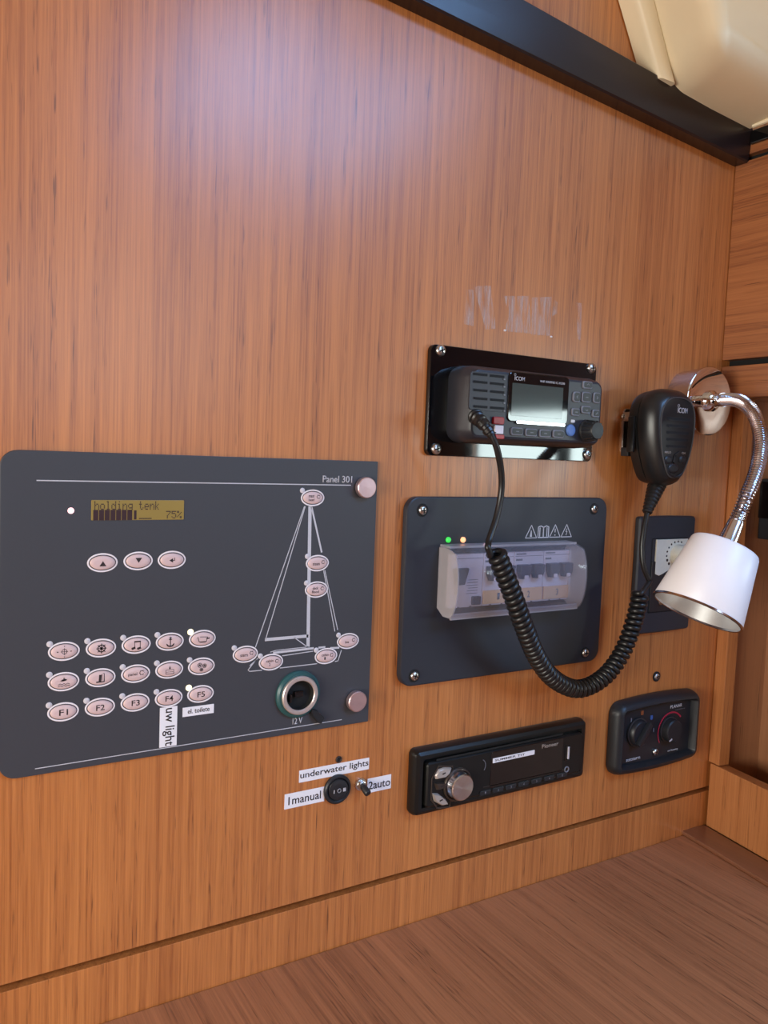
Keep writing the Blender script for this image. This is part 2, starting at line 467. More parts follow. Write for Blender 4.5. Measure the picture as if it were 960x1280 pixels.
# desk top of the chart table
DY = -0.62
struct('floor', box(LX, FARX, BY, 0.03, FZ-0.03, FZ), M['floor'])['label'] = 'teak cabin sole'
desk = root('chart_table', (0.2, -0.3, DESK), 'wide brown teak chart table top under the bulkhead', 'table')
obj('table_top', box(-0.78, 0.83, DY, -0.0006, DESK-0.025, DESK, bev=0.001), M['wood_desk'], desk)
obj('front_panel', box(-0.73, 0.81, DY+0.03, DY+0.05, FZ, DESK-0.025), M['wood_rv'], desk)
obj('side_panel', box(-0.73, -0.71, DY+0.05, -0.0006, FZ, DESK-0.025), M['wood_rv'], desk)

# lower cabinet on the right stands at a slight angle to the bulkhead
PIV = Vector((0.728, 0, 0)); ANG = math.atan(0.14)
def turn(bm):
    bmesh.ops.rotate(bm, cent=PIV, matrix=Matrix.Rotation(-ANG, 3, 'Z'), verts=bm.verts[:])
    return bm
UPZ = Z0 + 0.068                                 # underside of the rail over the cubby
cab = root('cubby_cabinet', (0.8, -0.2, DESK), 'open teak cubby beside the bulkhead with raised front board', 'cabinet')
obj('stile', turn(box(0.728, 0.742, -0.0145, -0.0005, Z0-0.309, UPZ, bev=0.0006)), M['wood_rv'], cab)
obj('front_board', turn(box(0.728, 0.742, -0.17, -0.003, DESK+0.0045, Z0-0.310, bev=0.0012)), M['wood_rv'], cab)
obj('back_panel', turn(box(0.800, 0.81, -0.17, 0.02, DESK+0.0005, UPZ)), M['wood_back'], cab)
obj('shelf', turn(box(0.742, 0.80, -0.17, 0.02, DESK+0.0005, DESK+0.01)), M['wood_back'], cab)
obj('side_panel', turn(box(0.742, 0.80, 0.0, 0.02, DESK+0.01, UPZ)), M['wood_back'], cab)
obj('end_panel', turn(box(0.728, 0.81, -0.19, -0.1705, DESK+0.0005, UPZ)), M['wood_rv'], cab)
bat = obj('batten', turn(box(0.6945, 0.7278, -0.17, -0.001, DESK+0.0002, DESK+0.0045, bev=0.0012)), M['wood_lip'])
tag(bat, 'flat dark brown batten on the desk along the cubby front board', 'batten')

# upper cabinet with sideways grain
up = root('upper_cabinet', (0.8, -0.2, Z0+0.2), 'upper teak cabinet with sideways grain and dark finger slot', 'cabinet')
obj('door', box(RX, RX+0.018, -0.155, -0.0005, Z0+0.1055, Z0+0.2955, bev=0.0006), M['wood_y'], up)
obj('rail', box(RX, RX+0.018, -0.155, -0.0005, UPZ, Z0+0.099, bev=0.0006), M['wood_y'], up)
obj('finger_slot', box(RX+0.012, RX+0.03, -0.155, -0.0005, Z0+0.099, Z0+0.1055), M['dark'], up)
obj('top_rail', box(RX, RX+0.018, -0.155, -0.0005, Z0+0.3015, Z0+0.3095, bev=0.0004), M['wood_y'], up)
obj('shadow_gap', box(RX+0.008, RX+0.03, -0.155, -0.0005, Z0+0.2955, Z0+0.3015), M['dark'], up)
obj('top_trim', box(RX-0.003, RX+0.018, -0.155, -0.0165, Z0+0.3095, Z0+0.322, bev=0.001), M['gloss'], up)
obj('body', box(RX+0.03, 0.80, -0.155, -0.0005, UPZ, Z0+0.322), M['wood_back'], up)
obj('end_panel', box(RX, 0.80, -0.172, -0.1555, UPZ, Z0+0.322), M['wood_y'], up)

# black box in the cubby, only its edge in view
bb = root('black_instrument', (0.785, -0.055, Z0-0.042), 'black box at the right edge inside the cubby', 'instrument')
obj('housing', turn(box(0.772, 0.799, -0.10, -0.0022, Z0-0.074, Z0-0.011, bev=0.002)), M['greyplate'], bb)
obj('face', turn(box(0.7695, 0.7722, -0.097, -0.0035, Z0-0.052, Z0-0.014, bev=0.0008)), M['gloss'], bb)

# rest of the cabin (behind the viewer)
def wall_open(name, axis, at, th, a0, a1, z0, z1, hole, m):
    bm = bmesh.new()
    h0, h1, g0, g1 = hole
    for (p, q, r, s) in ((a0, h0, z0, z1), (h1, a1, z0, z1), (h0, h1, z0, g0), (h0, h1, g1, z1)):
        if axis == 'X': box(at, at+th, p, q, r, s, bm)
        else: box(p, q, at, at+th, r, s, bm)
    return struct(name, bm, m)
wall_open('wall_right', 'X', FARX, 0.04, BY, 0.03, FZ, CEIL, WIN, M['wood_y'])
wall_open('wall_left', 'X', LX-0.04, 0.04, BY, 0.03, FZ, CEIL, LFILL, M['wood_v'])
wall_open('wall_back', 'Y', BY-0.04, 0.04, LX, FARX, FZ, CEIL, BFILL, M['wood_v'])
struct('window_added_back', box(BFILL[0], BFILL[1], BY-0.03, BY-0.026, BFILL[2], BFILL[3]), M['glass'])  # pane of the added back fill opening
struct('wall_front', box(RX+0.06, FARX, 0, 0.03, FZ, CEIL), M['wood_v'])
struct('wall_knee', box(LX, RX+0.06, 0, 0.03, FZ, DESK-0.02), M['wood_v'])
bm = bmesh.new()
for (p, q, r, s) in ((LX, HATCH[0], BY, 0.03), (HATCH[1], FARX, BY, 0.03), (HATCH[0], HATCH[1], BY, HATCH[2]), (HATCH[0], HATCH[1], HATCH[3], 0.03)):
    box(p, q, r, s, CEIL, CEIL+0.04, bm)
struct('ceiling', bm, M['liner'])
hf = struct('window_3', box(HATCH[0], HATCH[1], HATCH[2], HATCH[3], CEIL+0.02, CEIL+0.024), M['glass'])
obj('hatch_bar', box(0.805, 0.865, HATCH[2], HATCH[3], CEIL-0.01, CEIL+0.018), M['beam'], hf)
def wframe(name, y0, y1, z0, z1, x, m, bars):
    o = struct(name, box(x, x+0.004, y0, y1, z0, z1), M['glass'])
    for (p, q, r, s) in ((y0-0.03, y1+0.03, z1-0.01, z1+0.03), (y0-0.03, y1+0.03, z0-0.03, z0+0.01), (y0-0.03, y0+0.01, z0, z1), (y1-0.01, y1+0.03, z0, z1)):
        obj('window_frame', box(x-0.015, x-0.001, p, q, r, s), m, o)
    for yb in bars:
        obj('mullion', box(x-0.015, x-0.001, yb-0.035, yb+0.035, z0, z1), m, o)
    return o
wframe('window_1', WIN[0], WIN[1], WIN[2], WIN[3], FARX+0.012, M['beam'], (-1.79,))
wframe('window_added_left', LFILL[0], LFILL[1], LFILL[2], LFILL[3], LX-0.03, M['beam'], ())  # pane and frame of the added left fill opening

# dark beam across the bulkhead: falls to the right
bx = [0.10, RX-0.0005]
def zA(x): return Z0 + 0.3179 - 0.0772*(x-0.3877)
bm = bmesh.new()
hL, hR = 0.043, 0.0315
vs = []
for x, h in ((bx[0], hL), (bx[1], hR)):
    for (y, zz) in ((0, zA(x)), (-0.0135, zA(x)), (-0.0150, zA(x)+0.0015), (-0.0172, zA(x)+h-0.001), (-0.0162, zA(x)+h), (0, zA(x)+h)):
        vs.append(bm.verts.new((x, y, zz)))
for k in range(6):
    bm.faces.new((vs[k], vs[(k+1) % 6], vs[6+(k+1) % 6], vs[6+k]))
bm.faces.new(vs[:6]); bm.faces.new(vs[6:])
o = struct('trim_2', bm, M['beam']); o['label'] = 'dark brown beam running down to the right across the bulkhead'

# cream moulded headliner corner above the beam
def moulding():
    r = root('headliner_moulding', P3(880, 60, -0.05), 'cream moulded headliner corner above the dark beam', 'moulding')
    yl = -0.0185
    A0, A1 = P3(775, -75, yl), P3(823.5, 97, yl)
    B0, B1 = P3(800, -75, yl-0.010), P3(845, 105, yl-0.004)
    C0, V = P3(872, -75, -0.085), P3(905, 56, -0.085)
    D0 = P3(894, 134, yl-0.003); Dp = P3(940, 160, yl-0.001)
    E1 = Vector((RX-0.001, -0.06, Z0+0.332)); F1 = Vector((RX-0.001, -0.17, Z0+0.375)); G = P3(1010, -75, -0.14)
    G = Vector((min(G.x, RX-0.001), G.y, G.z))
    bm = bmesh.new()
    nv = lambda p: bm.verts.new(p)
    b0, b1, c0, v, d0, d, e1, f1, g = map(nv, (B0, B1, C0, V, D0, Dp, E1, F1, G))
    bm.faces.new((b0, b1, v, c0)); bm.faces.new((b1, d0, d, e1, v)); bm.faces.new((e1, f1, g, c0, v))
    tb = [nv(Vector((p.x, -0.001, p.z))) for p in (B0, B1, D0, Dp)]
    t2 = nv(Vector((RX-0.001, -0.001, B0.z)))
    bm.faces.new((b0, tb[0], tb[1], b1)); bm.faces.new((b1, tb[1], tb[2], d0)); bm.faces.new((d0, tb[2], tb[3], d))
    bm.faces.new((tb[0], t2, tb[3], tb[2], tb[1])); bm.faces.new((b0, c0, g, t2, tb[0])); bm.faces.new((g, f1, e1, d, tb[3], t2))
    edges = [e for e in bm.edges if v in e.verts]
    bmesh.ops.bevel(bm, geom=edges, offset=0.022, segments=6, profile=0.5, affect='EDGES')
    obj('shell', bm, M['cream'], r, smooth=True, angle=50)
    bm = bmesh.new(); q = []
    for (a, b) in ((A0, B0), (A1, B1)):
        sec = (Vector((a.x, -0.001, a.z)), a + Vector((0, 0.004, 0)), a + (b-a)*0.06, a + (b-a)*0.18 + Vector((0, -0.0012, 0)), a + (b-a)*0.82 + Vector((0, -0.0012, 0)), a + (b-a)*0.94 + Vector((0, 0.0, 0)), b + Vector((0, 0.003, 0)), Vector((b.x, -0.001, b.z)))
        q.append([bm.verts.new(p) for p in sec])
    n = len(q[0])
    for k in range(n): bm.faces.new((q[0][k], q[0][(k+1) % n], q[1][(k+1) % n], q[1][k]))
    bm.faces.new(q[0]); bm.faces.new(q[1])
    obj('lip', bm, M['cream'], r, smooth=True, angle=50)
    obj('edge_bead', tube(spline([Dp+Vector((-0.002, -0.002, 0.001)), E1+Vector((-0.001, 0, 0)), F1+Vector((-0.001, 0, 0))], 6), 0.0022, 8), M['cream'], r, smooth=True)
moulding()

# ------------------------------------------------------------------ small shared builders
def screw(cx, cz, y, r, parent, m=None, name='screw'):
    """pan head machine screw with a cross recess, head towards the viewer"""
    ax = Vector((0, -1, 0))
    s = obj(name, lathe(Vector((cx, y, cz)), ax, [(r, 0), (r, r*0.25), (r*0.86, r*0.48), (r*0.55, r*0.62), (r*0.3, r*0.66)], 20), m or M['screw'], parent, smooth=True)
    bm = bmesh.new()
    a = random.uniform(0, 1.5)
    for k in (0, 1):
        t = a + k*math.pi/2
        stroke([(cx-math.cos(t)*r*0.5, cz-math.sin(t)*r*0.5), (cx+math.cos(t)*r*0.5, cz+math.sin(t)*r*0.5)], r*0.24, y-r*0.63, r*0.06, bm=bm)
    obj('cross_recess', bm, M['dark'], s)
    return s
def sticker(name, rect, y, s, label, trect=None, rot=0, ink='ink', yback=None):
    x0, x1, z0, z1 = rect
    o = root(name, ((x0+x1)/2, y, (z0+z1)/2), label, 'label')
    obj('tape', slab(rr(x0, x1, z0, z1, 0.0002, 2), (yback if yback is not None else y)-0.00003, y-0.00028, 0.00005), M['paper'], o)
    if trect:
        t = trect
    else:
        t = (x0+0.0008, x1-0.0006, z0+(z1-z0)*0.18, z1-(z1-z0)*0.16)
    text('lettering', s, t[0], t[1], t[2], t[3], y-0.00029, M[ink], o, rot)
    return o
# ------------------------------------------------------------------ Panel 301
YP = -0.003
x0 = P(0, 770, YP)[0] - 0.0005; x1 = (P(472.7, 577, YP)[0]+P(460.3, 902, YP)[0])/2
z1 = (P(25, 562.5, YP)[1]+P(472.7, 577, YP)[1])/2; z0 = (P(60, 967, YP)[1]+P(460.3, 902, YP)[1])/2
PR = (x0, x1, z0, z1)
pan = root('control_panel', ((x0+x1)/2, 0, (z0+z1)/2), 'large slate grey boat control panel with display, oval buttons and yacht diagram', 'control panel')
plate = obj('plate', slab(rr(x0, x1, z0, z1, n=6, rc=(0.010, 0.0006, 0.0006, 0.010)), -0.00005, YP, 0.0005), M['panel'], pan, smooth=True)
def ln(pts, wpx=0.0005):
    return stroke([P(a, b, YP) for a, b in pts], wpx, YP-0.00002, 0.00008)
obj('printed_line', ln([(46, 600.5), (438.4, 606.5)], 0.00065), M['print'], pan)
obj('printed_line', ln([(44, 961), (427, 899.5)], 0.0005), M['print'], pan)
def TR(tl, br, Y):          # pixel box (two opposite corners) -> rect
    a = P(*tl, Y); b = P(*br, Y)
    return a[0], b[0], b[1], a[1]
t = TR((403.6, 594.3), (440, 603.5), YP)
text('lettering', 'Panel 301', t[0], t[1], t[2], t[3], YP-0.00002, M['print'], pan)
t = TR((365.8, 901.5), (377.7, 905.5), YP)
text('lettering', '12 V', t[0], t[1], t[2]+0.0010, t[3]+0.0022, YP-0.00002, M['print'], pan)
# display
t = RECT((114, 624.5), (230, 625.8), (229.7, 650.2), (113.8, 649.7), YP)
disp = obj('display', slab(rr(*t, 0.0006, 3), YP+0.0005, YP-0.0004, 0.0002), M['lcd'], pan, label='amber green backlit text display')
yd = YP-0.00045
GLY = {'h': '1000010000101101100110001100011000100000', 'o': '0000000000011101000110001100010111000000', 'l': '0110000100001000010000100001000111000000',
       'd': '0000100001011011001110001100010111100000', 'i': '0010000000011000010000100001000111000000', 'n': '0000000000101101100110001100011000100000',
       'g': '0000000000011111000110001011110000101110', 't': '0100001000111000100001000010010011000000', 'e': '0000000000011101000111111100000111000000',
       'k': '1000010000100101010011000101001001000000', '7': '1111100001000100010001000010000100000000', '5': '1111110000111100000100001100010111000000',
       '%': '1100011001000100010001000100110001100000'}
def matrix_text(st, x0, x1, z0, z1, y, parent):
    # dot matrix lettering: 5 x 8 cells per character, one column between characters
    n = len(st); dx = (x1-x0)/(n*6-1); dz = (z1-z0)/8.0; bm = bmesh.new()
    for i, ch in enumerate(st):
        g = GLY.get(ch)
        if not g: continue
        for k in range(40):
            if g[k] == '1':
                cx_ = x0 + (i*6 + k % 5 + .5)*dx; cz_ = z1 - (k//5 + .5)*dz
                stroke([(cx_, cz_-dz*.22), (cx_, cz_+dz*.22)], dx*.96, y, 0.0001, bm=bm)
    obj('lettering', bm, M['lcdink'], parent)
matrix_text('holding tenk', t[0]+0.0018, P(199.5, 632, yd)[0], t[2]+0.0058, t[3]-0.0006, yd, disp)
matrix_text('75%', P(207.5, 643, yd)[0], P(227, 643, yd)[0], t[2]+0.0002, t[2]+0.0058, yd, disp)
wb = (t[1]-t[0])/16.6
for k in range(8):
    bx0 = t[0] + 0.0012 + k*wb*0.98
    obj('level_bar', stroke([(bx0+wb*0.43, t[2]+0.0008), (bx0+wb*0.43, t[2]+0.0058)], wb*(0.86 if k < 7 else 0.45), yd, 0.0001), M['lcdink'], disp)
obj('level_line', stroke([(t[0]+0.0012+8*wb, t[2]+0.001), (t[0]+0.0012+10.2*wb, t[2]+0.001)], 0.0006, yd, 0.0001), M['lcdink'], disp)

def dot(cx, cz, r, y, m, parent, name='indicator_light', h=0.0006):
    return obj(name, lathe(Vector((cx, y, cz)), Vector((0, -1, 0)), [(r, 0), (r, h*0.5), (r*0.7, h), (r*0.2, h*1.15)], 18), m, parent, smooth=True)
cx, cz = P(88.6, 638.3, YP); dot(cx, cz, 0.0019, YP, M['led_r'], pan, h=0.0008)

BW, BH = 0.00925, 0.0060
def button(c, icon=None, led=None, kind='button'):
    cx, cz = c
    b = obj('button', loft(el(cx, cz, BW, BH, 40), [(0.0016, YP), (0.0016, YP-0.0007), (0.0022, YP-0.0011), (0.004, YP-0.0013)]), M['pink'], pan, smooth=True, angle=60)
    obj('rim', ring(el(cx, cz, BW, BH, 40), 0.0010, YP, YP-0.0003, 0.0001), M['rim'], b)
    if led:
        dot(cx-0.0083, cz+0.0052, 0.0019 if led == 'off' else 0.0021, YP, M['ledoff'] if led == 'off' else M['led_y'], pan)
    if icon: icon(cx, cz, YP-0.00132, b)
    return b
def T(s, wd=0.0052, h=0.0037, dx=0.0, dz=0.0):
    def f(cx, cz, y, b): text('legend', s, cx-wd/2+dx, cx+wd/2+dx, cz-h/2+dz, cz+h/2+dz, y, M['ink'], b, th=0.00005)
    return f
def sun(cx, cz, r, y, bm):
    stroke(arc(cx, cz, r, 30, 330, 12), 0.00035, y, 0.00005, bm=bm)
    for a in range(0, 360, 60):
        c, s = math.cos(math.radians(a)), math.sin(math.radians(a))
        stroke([(cx+c*r*1.15, cz+s*r*1.15), (cx+c*r*1.4, cz+s*r*1.4)], 0.0003, y, 0.00005, bm=bm)
def L2(*lines):
    """two-line legend with a lamp sign"""
    def f(cx, cz, y, b):
        n = len(lines)
        for i, s in enumerate(lines):
            h = 0.0020; zc = cz + (0.0013 - 0.0026*i if n == 2 else -0.0004)
            wd = 0.0011*len(s)
            text('legend', s, cx-0.0015-wd/2, cx-0.0015+wd/2, zc-h/2, zc+h/2, y, M['ink'], b, th=0.00005)
        bm = bmesh.new(); sun(cx+0.0040, cz+0.0008, 0.0011, y, bm); obj('lamp_sign', bm, M['ink'], b)
    return f
def icon_strokes(*items):
    """items: (points in mm, width in mm[, closed])"""
    def f(cx, cz, y, b):
        bm = bmesh.new()
        for it in items:
            pts = [(cx+p[0]/1000, cz+p[1]/1000) for p in it[0]]
            stroke(pts, [q_/1000 for q_ in it[1]] if isinstance(it[1], (list, tuple)) else it[1]/1000, y, 0.00005, closed=len(it) > 2 and it[2], bm=bm)
        obj('pictogram', bm, M['ink'], b)
    return f
mm_arc = lambda cx, cz, r, a0, a1, n=14: arc(cx, cz, r, a0, a1, n)
I_up = icon_strokes(([(0, 1.1), (0.0, -1.1)], 0.1), ([(0, 0.9), (0, -1.1)], [0.2, 4.2]))
I_dn = icon_strokes(([(0, -0.9), (0, 1.1)], [0.2, 4.2]))
I_ret = icon_strokes(([(-1.9, -0.2), (-0.3, -0.2)], [0.2, 2.8]), ([(-0.5, -0.2), (1.5, -0.2), (1.5, 1.4)], 0.45))
I_cross = icon_strokes((mm_arc(0, 0, 1.5, 0, 360, 20), 0.3), ([(-2.1, 0), (2.1, 0)], 0.3), ([(0, -2.1), (0, 2.1)], 0.3), ([(-4.2, 0), (-3.6, 0)], 0.6), ([(3.6, 0), (4.2, 0)], 0.6), ([(0, 3.1), (0, 3.5)], 0.4), ([(0, -3.1), (0, -3.5)], 0.4))
I_wheel = icon_strokes((mm_arc(0, 0, 2.2, 0, 360, 22), 0.6), *[([(0, 0), (3.1*math.cos(a*math.pi/4), 3.1*math.sin(a*math.pi/4))], 0.45) for a in range(8)], (mm_arc(0, 0, 0.6, 0, 360, 10), 0.5))
I_note = icon_strokes(([(-1.3, -1.9), (-1.3, 2.4)], 0.35), ([(2.2, -2.0), (2.2, 2.4)], 0.35), ([(-1.4, 2.2), (2.3, 2.2)], 0.9), ([(-2.9, -2.2), (-1.2, -1.7)], 1.4), ([(0.7, -2.5), (2.3, -2.0)], 1.4))
I_anchor = icon_strokes(([(0, 2.4), (0, -2.6)], 0.6), ([(-0.9, 1.7), (0.9, 1.7)], 0.5), (mm_arc(0, 2.7, 0.5, 0, 360, 10), 0.4), (mm_arc(0, -0.4, 2.5, 195, 345, 12), [0.3]+[0.8]*11+[0.3]))
I_tub = icon_strokes(([(-3.6, 1.5), (-2.6, -1.8), (2.4, -1.8), (3.2, 1.2), (-2.0, 1.6)], 0.4), ([(2.6, 0.2), (4.4, 0.3)], 0.9), ([(-1.8, -2.0), (1.8, -2.0)], 0.7))
I_pump = icon_strokes(([(-1.9, 0.9), (1.6, 1.4)], 0.5), ([(-0.9, 1.1), (0.9, 1.4)], 1.2), ([(0, 1.4), (0, 2.6)], 0.6), *[([(-3.4+i*1.13, dz+(0.35 if i % 2 else -0.35)) for i in range(7)], 0.3) for dz in (-1.2, -2.3)])
I_bilge = icon_strokes(([(1.2, 2.8), (2.0, 2.8), (2.0, -2.4), (-2.6, -2.4)], [0.3, 0.3, 0.6, 0.9]), ([(-0.6, -1.8), (-0.4, 1.8)], 1.5), ([(0.6, -1.6), (0.6, 2.4)], 0.3))
I_tank = icon_strokes(([(-2.6, 0.2), (2.6, 0.2), (2.6, -2.5), (-2.6, -2.5)], 0.3, True), ([(-2.2, -1.2), (2.2, -1.2)], 0.25), ([(0, 2.5), (0, 1.0)], [0.3, 1.3]))
def _fan(cx, cz, r): return [(mm_arc(cx, cz, r, 0, 360, 12), 0.3)] + [([(cx, cz), (cx+r*math.cos(a), cz+r*math.sin(a))], 0.45) for a in (0.3, 1.56, 2.8, 4.1, 5.3)]
I_fan = icon_strokes(*(_fan(-1.6, 1.2, 1.5) + _fan(1.7, 0.5, 1.3) + _fan(-0.4, -1.9, 1.1)))
def I_panel(cx, cz, y, b):
    text('legend', 'panel', cx-0.0050, cx+0.0006, cz-0.0014, cz+0.0011, y, M['ink'], b, th=0.00005)
    bm = bmesh.new(); sun(cx+0.0036, cz+0.0006, 0.0013, y, bm); obj('lamp_sign', bm, M['ink'], b)
for c, ic in (((128.1, 703.3), I_up), ((172.8, 701.1), I_dn), ((214.8, 699.8), I_ret)):
    button(P(*c, YP), ic)
grid = [[(80, 814), (126.3, 810), (170.3, 805.7), (212.3, 802), (253, 798.3)],
        [(79.5, 852), (125.6, 847), (169.6, 842), (211.6, 837), (251.8, 832.8)],
        [(79, 889.7), (125, 883.8), (169, 877.9), (211, 872.5), (250.7, 867.3)]]
icons = [[I_cross, I_wheel, I_note, I_anchor, I_tub], [I_pump, I_bilge, I_panel, I_tank, I_fan], [T('F1'), T('F2'), T('F3'), T('F4'), T('F5')]]
for r_ in range(3):
    for c_ in range(5):
        button(P(*grid[r_][c_], YP), icons[r_][c_], 'on' if (r_, c_) in ((0, 4), (2, 4)) else 'off')
# yacht diagram
obj('mast', ln([(387.5, 634), (385, 808)], 0.0026), M['print'], pan)
for pts, wd, nm in (([(380.5, 633), (319.3, 809)], 0.0006, 'backstay'), ([(381.5, 633), (332, 799)], 0.0006, 'backstay'),
                    ([(389.5, 634), (402, 690)], 0.0013, 'forestay'), ([(404.5, 713), (418.5, 789)], 0.0006, 'forestay'), ([(406, 713), (422, 787)], 0.0006, 'forestay'),
                    ([(332, 799.5), (384.5, 795)], 0.0022, 'boom'), ([(368, 797), (384, 808.5)], 0.0006, 'vang'),
                    ([(342, 816), (391.5, 810.3)], 0.0016, 'coachroof'), ([(338, 815), (345.6, 812.8), (386, 808.5)], 0.0005, 'coachroof'),
                    ([(353, 819.7), (391, 814)], 0.0006, 'deck_line'), ([(398.5, 809.5), (406, 808.8)], 0.0014, 'deck_line'), ([(413, 810), (423.5, 809.6)], 0.0014, 'deck_line'),
                    ([(320.3, 824.4), (310, 837.5), (312, 839.2), (327, 837.8)], 0.0006, 'hull_line'), ([(322, 823), (312.5, 832)], 0.0006, 'hull_line'),
                    ([(350, 835), (396, 829.6)], 0.0006, 'hull_line'), ([(418.8, 826.8), (422.5, 826), (426.6, 812.8)], 0.0006, 'hull_line')):
    obj(nm, ln(pts, wd), M['print'], pan)
for c, ls in (((390.8, 622.3), ('mast', 'head')), ((396.7, 703.9), ('steam',)), ((395.6, 736.9), ('deck', 'flood')),
              ((306.7, 817.7), ('stern',)), ((338.7, 827.6), ('cabin', '2')), ((407.5, 820), ('cabin', '1')), ((435, 801.2), ('bow',))):
    button(P(*c, YP), L2(*ls), 'off')
# thumb screws
for (a, b) in ((459.5, 609.7), (447.8, 877.5)):
    cx, cz = P(a, b, YP-0.006)
    k = obj('thumb_screw', lathe(Vector((cx, YP, cz)), Vector((0, -1, 0)), [(0.0060, 0), (0.0060, 0.0012), (0.0078, 0.0014), (0.0078, 0.0052), (0.0072, 0.0058), (0.003, 0.00585), (0.0004, 0.0059)], 40), M['steel'], pan, smooth=True, label='brushed round thumb screw')
# 12 V socket
cx, cz = P(374, 868.5, YP-0.003)
so = obj('power_socket', ring(el(cx, cz, 0.0172, n=48), 0.0045, YP, YP-0.0035, 0.0015), M['teal'], pan, smooth=True, label='round steel rimmed power socket with teal ring')
obj('steel_ring', ring(el(cx, cz, 0.0141, n=48), 0.0034, YP, YP-0.0058, 0.0006), M['socketring'], so, smooth=True)
bm = loft(el(cx, cz, 0.0108, n=40), [(0, YP-0.0052), (0.0006, YP-0.0015), (0.0008, YP-0.0004)], False, True)
obj('socket_well', bm, M['dark'], so)
obj('contact', box(cx-0.0035, cx+0.0035, YP-0.0030, YP-0.0004, cz-0.0015, cz+0.0025, bev=0.0004), M['gloss'], so)
obj('contact', box(cx-0.0075, cx-0.0055, YP-0.0030, YP-0.0004, cz-0.005, cz+0.001, bev=0.0004), M['gloss'], so)
fx, fz = P(397, 897, YP-0.004)
obj('cap_tether', loft(poly([P(386, 884, YP), P(394, 886, YP), P(404, 896, YP), P(400, 903, YP), P(396, 902.5, YP), P(388, 893, YP)]), [(0, YP), (0, YP-0.0028), (0.0008, YP-0.0038)]), M['blackm'], so)

# stickers on the panel
r = RECT((199.8, 883.5), (221.5, 883.5), (220.8, 931.5), (199, 934.5), YP)
sticker('paper_label', r, YP, 'uw light', 'white paper label reading downwards under the F4 button', (r[0]+(r[1]-r[0])*0.16, r[0]+(r[1]-r[0])*0.86, r[2]+0.0006, r[3]-0.0008), rot=-90)
r = RECT((228.3, 884.5), (267.3, 880), (267, 891), (228.1, 896.3), YP)
sticker('paper_label', r, YP, 'el. toilete', 'small white paper label under the F5 button', (r[0]+(r[1]-r[0])*0.16, r[0]+(r[1]-r[0])*0.86, r[2]+0.0018, r[3]-0.0012))

# ------------------------------------------------------------------ underwater light switches
r = RECT((374, 963.3), (461.3, 946.8), (461, 961.5), (373.6, 978.2))
sticker('paper_label', r, 0, 'underwater lights', 'white paper label on the wood above the round rocker switch')
r = RECT((356, 992.3), (405.5, 983.7), (405.2, 1001.7), (355, 1011.5))
sticker('paper_label', r, 0, '1manual', 'white paper label left of the round rocker switch', (r[0]+0.003, r[1]-0.003, r[2]+(r[3]-r[2])*0.24, r[3]-(r[3]-r[2])*0.22))
r = RECT((459, 973.5), (488.7, 967.7), (488.4, 985), (459, 991.5))
sticker('paper_label', r, 0, '2auto', 'white paper label right of the small toggle switch', (r[0]+0.0010, r[1]-0.0008, r[2]+(r[3]-r[2])*0.22, r[3]-(r[3]-r[2])*0.22))
cx, cz = P(423, 987.5, -0.003)
rk = root('rocker_switch', (cx, 0, cz), 'round black rocker switch between two white paper labels', 'switch')
obj('bezel', ring(el(cx, cz, 0.0113, n=44), 0.0030, -0.0003, -0.0030, 0.0010), M['blackm'], rk, smooth=True)
bm = loft(el(cx, cz, 0.0082, n=36), [(0, -0.0003), (0, -0.0026), (0.0006, -0.0034), (0.003, -0.0038)])
for v in bm.verts:
    if v.co.y < -0.002: v.co.y -= (v.co.x-cx)*0.10
rocker = obj('rocker', bm, M['black'], rk, smooth=True)
yk = -0.0040
bm = stroke([(cx-0.0043, cz-0.0014), (cx-0.0043, cz+0.0010)], 0.0006, yk-0.0002, 0.0003); obj('mark', bm, M['print'], rocker)
obj('mark', stroke(arc(cx, cz, 0.0014, 0, 360, 18), 0.0006, yk-0.0004, 0.0003), M['print'], rocker)
bm = bmesh.new()
for k in (-1, 0, 1): stroke([(cx+0.0043+k*0.0008, cz-0.0010), (cx+0.0043+k*0.0008, cz+0.0014)], 0.0005, yk-0.0006, 0.0003, bm=bm)
obj('mark', bm, M['print'], rocker)
cx, cz = P(451.5, 981, -0.002)
tg = root('toggle_switch', (cx, 0, cz), 'tiny toggle switch with steel collar and black tip', 'switch')
obj('collar', lathe(Vector((cx, -0.0003, cz)), Vector((0, -1, 0)), [(0.0046, 0), (0.0046, 0.0012), (0.0034, 0.0014), (0.0034, 0.0040), (0.0026, 0.0044)], 24), M['screw'], tg, smooth=True)
obj('tip', lathe(Vector((cx, -0.0040, cz)), Vector((0.10, -1, -0.45)), [(0.0016, 0), (0.0026, 0.0012), (0.0029, 0.0075), (0.0024, 0.0085), (0.0008, 0.0090)], 20), M['black'], tg, smooth=True)
cx, cz = P(423.2, 949, 0)
o = obj('indicator_lamp', ring(el(cx, cz, 0.0026, n=24), 0.0012, -0.0002, -0.0012, 0.0004), M['ink'], None, smooth=True)
tag(o, 'tiny dark lamp socket in the wood above the long white label', 'indicator')
o2 = obj('lens', loft(el(cx, cz, 0.00125, n=16), [(0, -0.0002), (0, -0.0006)]), M['dark'], o)

